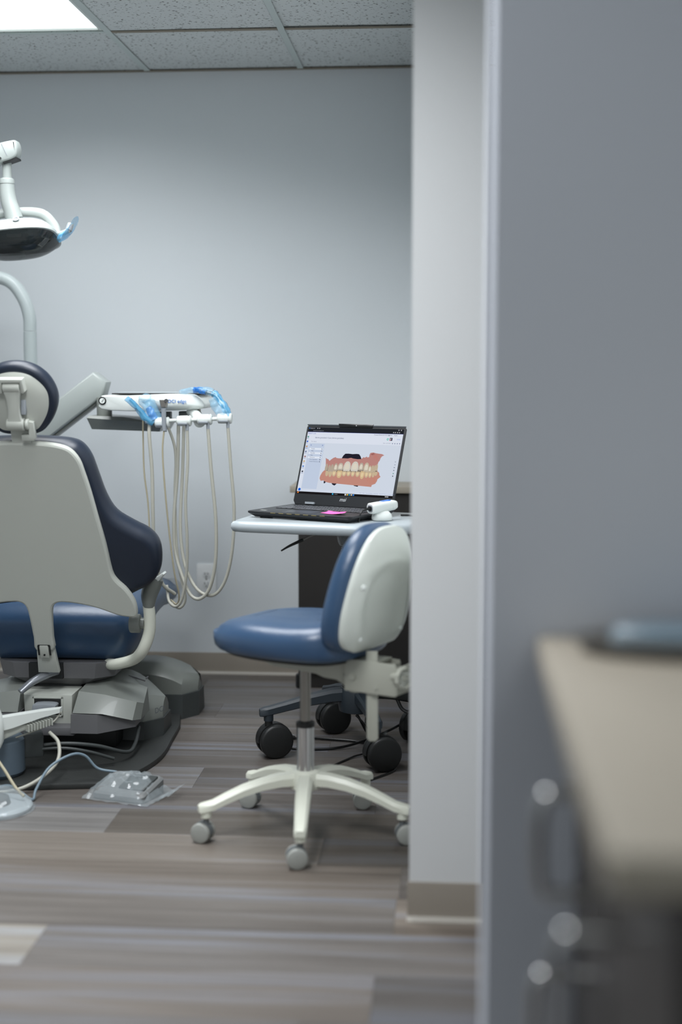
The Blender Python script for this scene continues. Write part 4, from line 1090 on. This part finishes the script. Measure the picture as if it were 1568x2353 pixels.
for r_ in range(6):
    for c_ in range(16):
        x = -0.1485 + c_ * 0.0198; y = 0.035 - 0.0475 + r_ * 0.019
        if r_ == 0 and 3 <= c_ <= 8 and c_ != 3:
            continue
        o = key if first else key.copy()
        if not first:
            COL.objects.link(o)
        first = False
        o.parent = KB
        o.location = (x + (0.05 if (r_ == 0 and c_ == 3) else 0), y, 0.0228)
        o.scale = ((6.4 if (r_ == 0 and c_ == 3) else 1), (0.75 if r_ == 5 else 1), 1)
lbox((-0.02, -0.082, 0.0217), (0.11, 0.066, 0.0005)).out('touchpad', 'key', LT, smooth=0)
lbox((-0.15, -0.10, 0.0217), (0.022, 0.014, 0.0005)).out('sticker', 'caster_g', LT, smooth=0)
glints = MB()
for i in range(7):
    glints.box((-0.09 + i * 0.030, -LD / 2 - 0.0001, 0.0188), (0.018, 0.001, 0.0013), M=LM)
glints.out('edge_glint', 'glint', LT, smooth=0)  # dashes imitate ceiling light mirrored in the front edge
# lid
tl = R(19.6)
LH = 0.274
LFm = LM @ frame((0, 0.122, 0.022), (1, 0, 0), (0, math.sin(tl), math.cos(tl)))     # u right, v up the lid, w = towards the user
lid_o = [(-0.187, 0.012), (-0.179, 0.0), (0.179, 0.0), (0.187, 0.012), (0.187, LH - 0.010), (0.179, LH), (-0.179, LH), (-0.187, LH - 0.010)]
LID = MB().prism(lid_o, -0.006, 0.0, LFm, 0.001).out('lid', 'laptop', LT, smooth=20)
bz = MB()
bz.prism(rrect(0.372, 0.004, 0.001), 0.0, 0.0014, LFm @ Matrix.Translation((0, LH - 0.003, 0)))
bz.out('bezel_edge', 'slate', LID, smooth=0)
MB().prism([(-0.062, LH - 0.009), (0.062, LH - 0.009), (0.066, LH + 0.003), (-0.066, LH + 0.003)], 0.0, 0.003, LFm, 0.001).out('camera_bar', 'black_g', LID)
MB().cyl(LFm @ Vector((0.003, LH - 0.003, 0.003)), LFm @ Vector((0.003, LH - 0.003, 0.0034)), 0.0015, n=10).out('webcam', 'brand', LID)
for sx in (-0.118, 0.118):
    hi = MB()
    hi.box((sx, 0.004, 0.0045), (0.036, 0.008, 0.009), bevel=0.002, M=LFm)
    hi.box((sx, 0.0065, 0.0092), (0.034, 0.0018, 0.0008), M=LFm)
    hi.out('hinge', 'grip', LID)
text('brand_print', 'msi', 0.0175, 'brand', LID, LFm @ Matrix.Translation((0.0, 0.0225, 0.0004)), align='CENTER', shear=0.25, ext=0.0001)
# display: emissive picture drawn as thin layers with their own colours
DW, DH, DU0, DV0 = 0.360, 0.227, -0.180, 0.036
def emat(name, c, s):
    m = bpy.data.materials.new(name); m.use_nodes = True
    nt = m.node_tree; nt.nodes.clear()
    o = nt.nodes.new('ShaderNodeOutputMaterial'); e = nt.nodes.new('ShaderNodeEmission')
    e.inputs[0].default_value = lin(c); e.inputs[1].default_value = s
    nt.links.new(e.outputs[0], o.inputs[0])
    return m
ES = 1.0
EC = {}
def ecol(c):
    if c not in EC:
        EC[c] = emat('screen_%02x%02x%02x' % c, c, ES)
    return EC[c]
SCR = None
def layer(name, polys, h, cols):
    """one mesh of flat polygons on the display; polys in 0..1 screen units"""
    bm = bmesh.new()
    mats = []
    for i, p in enumerate(polys):
        c = cols[i] if isinstance(cols, list) else cols
        if c not in mats: mats.append(c)
        vs = [bm.verts.new(LFm @ Vector((DU0 + u * DW, DV0 + v * DH, h))) for u, v in ccw(p)]
        f = bm.faces.new(vs); f.material_index = mats.index(c)
    bmesh.ops.triangulate(bm, faces=[f for f in bm.faces if len(f.verts) > 4])
    me = bpy.data.meshes.new(name); bm.to_mesh(me); bm.free()
    me.transform((pm(LID) if SCR is None else pm(SCR)).inverted())
    for c in mats: me.materials.append(ecol(c))
    o = bpy.data.objects.new(name, me); COL.objects.link(o)
    o.parent = LT if SCR is None else SCR
    if SCR is None:
        pass
    return o
def rect(u0, u1, v0, v1): return [(u0, v0), (u1, v0), (u1, v1), (u0, v1)]
SCR = None
SCR = layer('screen', [rect(0, 1, 0.033, 0.93), rect(0, 1, 0.93, 1.0), rect(0, 1, 0.0, 0.033)], 0.0004, [(205, 213, 226), (34, 37, 42), (26, 24, 26)])
layer('page_panels', [rect(0, 1, 0.765, 0.928), rect(0.0, 0.036, 0.033, 0.765), [(0.042, 0.075), (0.205, 0.075), (0.205, 0.755), (0.042, 0.755)], rect(0.0, 1.0, 0.9265, 0.93), rect(0.036, 1.0, 0.033, 0.072), rect(0.0, 0.034, 0.665, 0.74)], 0.0006,
      [(216, 222, 234), (214, 221, 234), (190, 202, 222), (60, 76, 190), (208, 216, 230), (168, 190, 226)])
layer('list_rows', [rect(0.048, 0.197, 0.660, 0.689), rect(0.048, 0.197, 0.596, 0.625), rect(0.048, 0.197, 0.532, 0.560)], 0.0008, (222, 229, 240))
ug = [(0.244, 0.548), (0.255, 0.535), (0.276, 0.525), (0.289, 0.502), (0.307, 0.528), (0.326, 0.55), (0.35, 0.563), (0.355, 0.55), (0.382, 0.546), (0.44, 0.549), (0.476, 0.548), (0.497, 0.556), (0.511, 0.559), (0.534, 0.55), (0.578, 0.543), (0.613, 0.546), (0.629, 0.562), (0.638, 0.578), (0.65, 0.568), (0.669, 0.587), (0.678, 0.574), (0.695, 0.581), (0.715, 0.59), (0.703, 0.605), (0.695, 0.62), (0.702, 0.643), (0.73, 0.65), (0.759, 0.64), (0.803, 0.633), (0.821, 0.631), (0.846, 0.614), (0.825, 0.598), (0.814, 0.572), (0.808, 0.531), (0.799, 0.515), (0.796, 0.485), (0.805, 0.378), (0.265, 0.351), (0.254, 0.475)]
lg_ = [(0.253, 0.361), (0.235, 0.33), (0.22, 0.278), (0.218, 0.237), (0.234, 0.201), (0.266, 0.208), (0.291, 0.188), (0.329, 0.177), (0.348, 0.195), (0.383, 0.207), (0.426, 0.205), (0.453, 0.224), (0.494, 0.238), (0.538, 0.232), (0.587, 0.244), (0.631, 0.231), (0.668, 0.222), (0.698, 0.203), (0.732, 0.189), (0.753, 0.164), (0.769, 0.147), (0.773, 0.175), (0.805, 0.196), (0.818, 0.237), (0.819, 0.262), (0.846, 0.299), (0.832, 0.323), (0.825, 0.358), (0.797, 0.388)]
d1 = [(0.413, 0.549), (0.424, 0.588), (0.442, 0.618), (0.474, 0.621), (0.518, 0.616), (0.561, 0.621), (0.586, 0.618), (0.605, 0.587), (0.623, 0.536), (0.515, 0.523)]
d2 = [(0.355, 0.17), (0.361, 0.206), (0.425, 0.213), (0.403, 0.162), (0.388, 0.141), (0.364, 0.155)]
d3 = [(0.439, 0.219), (0.492, 0.251), (0.585, 0.254), (0.638, 0.236), (0.682, 0.222), (0.681, 0.197), (0.653, 0.171), (0.644, 0.183), (0.615, 0.185), (0.614, 0.169), (0.63, 0.14), (0.587, 0.153), (0.595, 0.179), (0.584, 0.204), (0.512, 0.211)]
d4 = [(0.268, 0.205), (0.29, 0.19), (0.284, 0.17), (0.27, 0.168)]
for d_ in (d1, d2, d3, d4):
    layer('scan_dark_area', [d_], 0.0008, (34, 32, 44))  # dark areas of the displayed scan
layer('scan_gums', [ug, lg_, [(0.73, 0.60), (0.77, 0.625), (0.80, 0.60), (0.80, 0.54), (0.75, 0.53)], [(0.705, 0.625), (0.735, 0.642), (0.80, 0.628), (0.76, 0.615), (0.72, 0.61)], [(0.70, 0.25), (0.78, 0.30), (0.815, 0.28), (0.80, 0.22), (0.75, 0.19)]], 0.0010, [(182, 130, 124), (190, 136, 122), (196, 112, 100), (146, 84, 80), (196, 128, 110)])
layer('scan_gap', [[(0.265, 0.40), (0.80, 0.41), (0.80, 0.355), (0.62, 0.35), (0.45, 0.345), (0.275, 0.33)]], 0.0012, (120, 108, 100))
UT = [[(0.263, 0.46), (0.277, 0.352), (0.256, 0.405), (0.285, 0.406)], [(0.295, 0.445), (0.309, 0.337), (0.288, 0.391), (0.316, 0.391)], [(0.323, 0.456), (0.339, 0.338), (0.314, 0.397), (0.348, 0.398)], [(0.36, 0.473), (0.376, 0.35), (0.346, 0.41), (0.39, 0.412)], [(0.41, 0.479), (0.424, 0.366), (0.387, 0.422), (0.447, 0.424)], [(0.476, 0.507), (0.486, 0.354), (0.448, 0.429), (0.524, 0.431)], [(0.565, 0.509), (0.570, 0.357), (0.527, 0.432), (0.606, 0.434)], [(0.630, 0.493), (0.632, 0.373), (0.606, 0.432), (0.656, 0.434)], [(0.685, 0.499), (0.686, 0.357), (0.658, 0.427), (0.714, 0.429)], [(0.725, 0.457), (0.728, 0.353), (0.709, 0.405), (0.741, 0.406)], [(0.752, 0.463), (0.752, 0.354), (0.737, 0.408), (0.766, 0.409)], [(0.774, 0.468), (0.776, 0.36), (0.762, 0.414), (0.785, 0.415)], [(0.792, 0.484), (0.793, 0.38), (0.781, 0.432), (0.804, 0.432)]]
LTt = [[(0.282, 0.357), (0.293, 0.272), (0.27, 0.314), (0.304, 0.315)], [(0.317, 0.358), (0.329, 0.263), (0.305, 0.31), (0.341, 0.311)], [(0.356, 0.364), (0.368, 0.274), (0.34, 0.319), (0.384, 0.32)], [(0.41, 0.371), (0.425, 0.254), (0.389, 0.312), (0.446, 0.313)], [(0.462, 0.362), (0.473, 0.282), (0.444, 0.321), (0.49, 0.323)], [(0.508, 0.364), (0.518, 0.286), (0.492, 0.324), (0.535, 0.325)], [(0.553, 0.365), (0.564, 0.283), (0.538, 0.323), (0.579, 0.325)], [(0.602, 0.367), (0.613, 0.283), (0.584, 0.324), (0.631, 0.325)], [(0.649, 0.378), (0.664, 0.254), (0.633, 0.315), (0.68, 0.317)], [(0.695, 0.37), (0.706, 0.276), (0.68, 0.322), (0.721, 0.323)], [(0.731, 0.366), (0.742, 0.277), (0.72, 0.321), (0.753, 0.322)], [(0.764, 0.367), (0.774, 0.286), (0.754, 0.326), (0.784, 0.327)], [(0.791, 0.373), (0.799, 0.309), (0.781, 0.34), (0.809, 0.341)]]
def tooth(t, upper, k=1.0):
    (tu, tv), (bu, bv), (lu, lv_), (ru, rv_) = t
    cu_, cv_ = (lu + ru) / 2, (tv + bv) / 2
    hw, hh = (ru - lu) / 2 * k, (tv - bv) / 2 * k
    sh = [(-0.85, -0.9), (0.85, -0.9), (1.0, -0.5), (0.95, 0.1), (0.75, 0.6), (0.4, 0.92), (0, 1), (-0.4, 0.92), (-0.75, 0.6), (-0.95, 0.1), (-1.0, -0.5)]
    return [(cu_ + hw * x, cv_ + hh * (y if upper else -y)) for x, y in sh]
layer('scan_teeth_lower', [tooth(t, False) for t in LTt], 0.0014, [(206, 180, 140) if i in (3, 8) else (196, 176, 146) for i in range(13)])
layer('scan_teeth_upper', [tooth(t, True) for t in UT], 0.0016, [(176, 162, 146)] * 4 + [(186, 176, 162), (205, 200, 190), (205, 200, 190), (178, 168, 154), (190, 178, 158)] + [(188, 172, 148)] * 4)
layer('scan_teeth_shine', [tooth(t, True, 0.62) for t in UT[3:10]] + [tooth(t, False, 0.55) for t in LTt[2:11]], 0.0018, [(216, 208, 192)] * 7 + [(222, 200, 160)] * 9)
ic = [(0.015, 0.851), (0.015, 0.782), (0.017, 0.705), (0.018, 0.628), (0.019, 0.552), (0.018, 0.481), (0.018, 0.406), (0.020, 0.328)]
icc = [(86, 150, 140), (40, 96, 196), (190, 150, 104), (104, 116, 150), (150, 110, 110), (196, 168, 120), (90, 136, 206), (52, 58, 72)]
pol, pc = [], []
for (u, v), c in zip(ic, icc):
    pol.append(rect(u - 0.008, u + 0.008, v - 0.010, v + 0.014)); pc.append(c)
    pol.append(rect(u - 0.011, u + 0.011, v - 0.027, v - 0.022)); pc.append((112, 130, 176))
pol.append([(0.024 + 0.014 * math.cos(a * 0.5236), 0.062 + 0.022 * math.sin(a * 0.5236)) for a in range(12)]); pc.append((24, 96, 210))
pol.append([(0.853 + 0.011 * math.cos(a * 0.5236), 0.849 + 0.018 * math.sin(a * 0.5236)) for a in range(12)]); pc.append((96, 190, 172))
pol.append([(0.853 + 0.006 * math.cos(a * 0.5236), 0.849 + 0.010 * math.sin(a * 0.5236)) for a in range(12)]); pc.append((216, 222, 234))
pol.append(rect(0.873, 0.899, 0.828, 0.872)); pc.append((40, 30, 48))
pol.append(rect(0.878, 0.888, 0.834, 0.866)); pc.append((216, 216, 222))
pol.append(rect(0.873, 0.879, 0.828, 0.848)); pc.append((206, 56, 72))
for u, c in ((0.386, (64, 176, 226)), (0.519, (230, 232, 236)), (0.540, (226, 190, 96)), (0.561, (46, 150, 196)), (0.582, (206, 190, 170)), (0.603, (60, 130, 216)), (0.015, (226, 130, 60))):
    pol.append(rect(u - 0.007, u + 0.007, 0.006, 0.027)); pc.append(c)
for u, v, c in ((0.969, 0.525, (150, 158, 176)), (0.970, 0.482, (150, 158, 176)), (0.968, 0.442, (110, 116, 140)), (0.968, 0.400, (100, 106, 126)), (0.968, 0.355, (66, 140, 120)), (0.967, 0.317, (44, 52, 70)), (0.908, 0.789, (110, 120, 150)), (0.932, 0.789, (110, 120, 150)), (0.956, 0.789, (110, 120, 150)), (0.98, 0.79, (110, 120, 150)), (0.186, 0.675, (120, 126, 144)), (0.186, 0.643, (120, 126, 144)), (0.184, 0.610, (120, 126, 144)), (0.184, 0.578, (120, 126, 144)), (0.184, 0.546, (120, 126, 144)), (0.184, 0.515, (90, 96, 116)), (0.184, 0.484, (90, 96, 116)), (0.185, 0.73, (110, 130, 180)), (0.062, 0.73, (110, 130, 180)), (0.86, 0.905, (130, 136, 150)), (0.96, 0.95, (190, 190, 196)), (0.94, 0.95, (190, 190, 196)), (0.918, 0.95, (190, 190, 196)), (0.90, 0.95, (190, 190, 196)), (0.975, 0.985, (190, 190, 196)), (0.95, 0.985, (190, 190, 196)), (0.93, 0.016, (200, 200, 204)), (0.942, 0.016, (200, 200, 204)), (0.954, 0.016, (200, 200, 204)), (0.012, 0.985, (70, 130, 220)), (0.10, 0.985, (170, 172, 180)), (0.12, 0.985, (170, 172, 180))):
    pol.append(rect(u - 0.0045, u + 0.0045, v - 0.007, v + 0.007)); pc.append(c)
layer('page_icons', pol, 0.0010, pc)['kind'] = 'stuff'
def stx(body, u, v, size, c, al='LEFT'):
    text('screen_text', body, size, ecol(c), SCR, LFm @ Matrix.Translation((DU0 + u * DW, DV0 + v * DH, 0.0011)), align=al)
stx('MEDIT Link', 0.008, 0.905, 0.0062, (62, 90, 190))
stx("denise gonzales's Case (denise gonzales)", 0.090, 0.845, 0.0068, (44, 58, 106))
stx('File Viewer', 0.058, 0.785, 0.0045, (96, 104, 126))
stx('Trusted Dental & Orthodontics', 0.705, 0.908, 0.0052, (74, 84, 120))
stx('English', 0.910, 0.908, 0.0048, (110, 118, 140))
stx('Order', 0.945, 0.850, 0.0052, (60, 110, 210))
stx('Date: 12/15/2023', 0.812, 0.790, 0.0040, (110, 118, 140))
for s_, u, v in (('Maxilla', 0.072, 0.675), ('Base', 0.078, 0.643), ('Mandible', 0.070, 0.610), ('Base', 0.076, 0.578), ('Occlusion', 0.070, 0.546), ('First Occlusion', 0.074, 0.515), ('Second Occlusion', 0.074, 0.484)):
    stx(s_, u, v, 0.0048, (70, 80, 112))
stx('Home     About     Terms & Conditions     Privacy Policy     Copyright \u00a9 Medit Corp. All rights reserved.', 0.66, 0.052, 0.0030, (110, 126, 170))
stx('Search', 0.405, 0.016, 0.0042, (170, 174, 180))
stx('Medit Link', 0.022, 0.984, 0.0042, (190, 194, 204))
stx('meditlink.com/app/cases', 0.055, 0.950, 0.0042, (150, 156, 168))

# sticky note
nf = LM @ Matrix.Translation((0.098, -0.082, 0.0222)) @ Matrix.Rotation(R(-8), 4, 'Z')
tag(MB().grid(lambda u, v: nf @ Vector((-0.036 + 0.072 * u + 0.006 * math.sin(v * 4), -0.022 + 0.044 * v, 0.0006 + 0.010 * max(0, u - 0.55) ** 1.5 + 0.006 * max(0, 0.35 - u) ** 1.2 + 0.003 * v)), 14, 8).out('sticky_note', 'pink', None, loc=tuple(nf.translation)),
    'bright pink sticky note on the laptop palm rest', 'sticky note')

# ------------------------------------------------------------------ intraoral scanner on its cradle
sc0 = Vector((-0.203, 4.322, TZ))
CR = tag(MB().inflate(crom2([(0.030, 0.0), (0.024, 0.022), (0.0, 0.029), (-0.026, 0.022), (-0.034, 0.0), (-0.026, -0.022), (0.0, -0.029), (0.024, -0.022)], 4), [(0.006, 0.0005), (0.001, 0.003), (0.0, 0.010), (0.003, 0.020), (0.010, 0.028), (0.016, 0.031)], frame(sc0, (1, 0.25, 0), (0, 1, 0))).out('scanner_cradle', 'white', None, loc=tuple(sc0), smooth=60),
         'small white cradle standing beside the laptop under the scanner', 'cradle')
ax = Vector((0.72, 0.69, 0.07)).normalized()
SN = thing('handheld_scanner', 'white handheld dental scanner with blue accent resting in its cradle', 'scanner', tuple(sc0 + Vector((0, 0, 0.031))))
s0 = sc0 + Vector((-0.036, -0.030, 0.039))
SF = frame(s0, (0.75, -0.62, 0), (-0.62 * 0.22, -0.75 * 0.22, 0.97))
SFm = frame(s0, Vector((0, 0, 1)).cross(ax) * -1, (0, 0, 1))
side_ = ax.cross(Vector((0, 0, 1))).normalized(); upv = side_.cross(ax).normalized()
def sring(d, w_, h_, ins=0.0):
    return [s0 + ax * d + side_ * x + upv * y for x, y in rrect(w_, h_, min(w_, h_) * 0.36, 5)]
MB().rings([sring(0.0, 0.031, 0.028), sring(0.003, 0.036, 0.033), sring(0.03, 0.037, 0.034), sring(0.06, 0.035, 0.033), sring(0.078, 0.033, 0.031), sring(0.080, 0.032, 0.030)]).out('scanner_body', 'white', SN, smooth=40)
MB().rings([sring(0.080, 0.033, 0.031), sring(0.092, 0.032, 0.030), sring(0.101, 0.026, 0.024), sring(0.104, 0.014, 0.012)]).out('scanner_tip', 'white', SN, smooth=50)
MB().rings([sring(-0.0006, 0.024, 0.021), sring(0.001, 0.025, 0.022)]).out('port_ring', 'grip', SN)
MB().rings([sring(-0.002, 0.017, 0.014), sring(0.001, 0.019, 0.016)]).out('cable_port', 'dark_in', SN)
MB().rings([[s0 + ax * d + side_ * x + upv * (0.0145 + y) for x, y in rrect(0.016, 0.007, 0.002)] for d in (0.045, 0.049, 0.074, 0.077)]).out('scan_button', 'accent', SN)
p0 = s0 - ax * 0.002
MB().tube([p0 + ax * 0.004, p0 - ax * 0.016, p0 + Vector((-0.026, -0.024, -0.012)), p0 + Vector((-0.034, -0.034, -0.05)), p0 + Vector((-0.036, -0.082, -0.072)), p0 + Vector((-0.036, -0.106, -0.10)), p0 + Vector((-0.033, -0.09, -0.14)), p0 + Vector((-0.02, -0.02, -0.155)), p0 + Vector((-0.06, 0.08, -0.15))], lambda u: 0.0040 if u < 0.16 else 0.0026, 8, 8).out('scanner_cable', 'black', SN)
cable('black_cable', 'black cable curving off the right end of the cart top behind the scanner', [(-0.15, 4.45, TZ + 0.004), (-0.118, 4.42, TZ + 0.006), (-0.098, 4.38, TZ + 0.004), (-0.088, 4.33, TZ - 0.015), (-0.09, 4.30, TZ - 0.09), (-0.11, 4.35, TZ - 0.15)], 0.003, 'black', None)

# ------------------------------------------------------------------ foot controls on the floor
FP = thing('foot_pedal', 'grey foot pedal wrapped in crumpled clear plastic on the floor', 'foot pedal', (-0.92, 3.96, 0), R(-18))
FM = pm(FP)
MB().rings([[FM @ Vector((x, y, z + (0.030 * (0.5 + y / 0.14) if z > 0.01 else 0))) for x, y in rrect(0.17 - 2 * i, 0.13 - 2 * i, 0.015)] for i, z in ((0.004, 0.001), (0.0, 0.004), (0.0, 0.016), (0.006, 0.022))]).out('pedal_base', 'pedal', FP, smooth=30)
MB().box((0.03, 0.005, 0.040), (0.085, 0.085, 0.008), bevel=0.003, rot=(R(13), 0, 0), M=FM).out('tread', 'skirt', FP)
def bag(u, v):
    x = -0.105 + 0.215 * u; y = -0.085 + 0.17 * v
    ex_ = max(0.0, 1 - (abs(u - 0.47) / 0.5) ** 2.6) * max(0.0, 1 - (abs(v - 0.5) / 0.5) ** 2.6)
    z = 0.003 + (0.034 + 0.040 * v) * ex_ ** 0.8
    nn = noise.noise((u * 7, v * 7, 3)) + 0.6 * noise.noise((u * 17, v * 15, 8))
    z += 0.016 * nn * (0.3 + ex_)
    return FM @ Vector((x + 0.006 * noise.noise((v * 6, u * 3, 1)), y + 0.008 * noise.noise((u * 6, v * 2, 2)), max(0.0012, z)))
MB().grid(bag, 26, 20).out('plastic_bag', 'clear', FP, smooth=12)
MB().grid(lambda u, v: FM @ Vector((0.095 + 0.05 * u, -0.04 + 0.09 * v + 0.03 * u, 0.002 + 0.030 * u * (0.6 + 0.4 * v) + 0.005 * noise.noise((u * 6, v * 6, 5)))), 8, 8).out('bag_corner', 'clear', FP, smooth=25)
MB().tube([FM @ Vector((-0.075, 0.06, 0.045)), (-1.03, 4.04, 0.055), (-1.065, 4.03, 0.095), (-1.10, 4.0, 0.105), (-1.15, 3.95, 0.08), (-1.175, 3.90, 0.03), (-1.18, 3.88, 0.006), (-1.22, 3.90, 0.02), (-1.27, 3.93, 0.03), (-1.33, 3.93, 0.01)], 0.0040, 10, 8).out('pedal_cord', 'hose_b', FP)
FD = thing('disc_foot_control', 'round foot control under clear plastic at the left edge', 'foot control', (-1.27, 3.80, 0))
MB().lathe([(0.098, 0.001), (0.108, 0.004), (0.110, 0.010), (0.106, 0.016), (0.094, 0.018), (0.085, 0.017)], 44, (-1.27, 3.80, 0)).out('control_ring', 'table', FD, smooth=50)
MB().lathe([(0.05, 0.016), (0.045, 0.035), (0.02, 0.042)], 28, (-1.27, 3.80, 0)).out('control_dome', 'skirt', FD, smooth=40)
def bag2(u, v):
    a = u * 2 * math.pi; rr = 0.118 * v
    z = 0.058 * (1 - v ** 3) + 0.008 * noise.noise((rr * 40 * math.cos(a), rr * 40 * math.sin(a), 2))
    return (-1.27 + rr * math.cos(a), 3.80 + rr * math.sin(a), max(0.002, z + 0.002))
MB().grid(bag2, 44, 14).out('plastic_cover', 'clear', FD, smooth=25)
MB().tube([(-1.19, 3.83, 0.03), (-1.22, 3.85, 0.05), (-1.27, 3.90, 0.09), (-1.32, 3.95, 0.12), (-1.40, 4.02, 0.14)], 0.0045, 10, 8).out('control_cord', 'hose_c', FD)
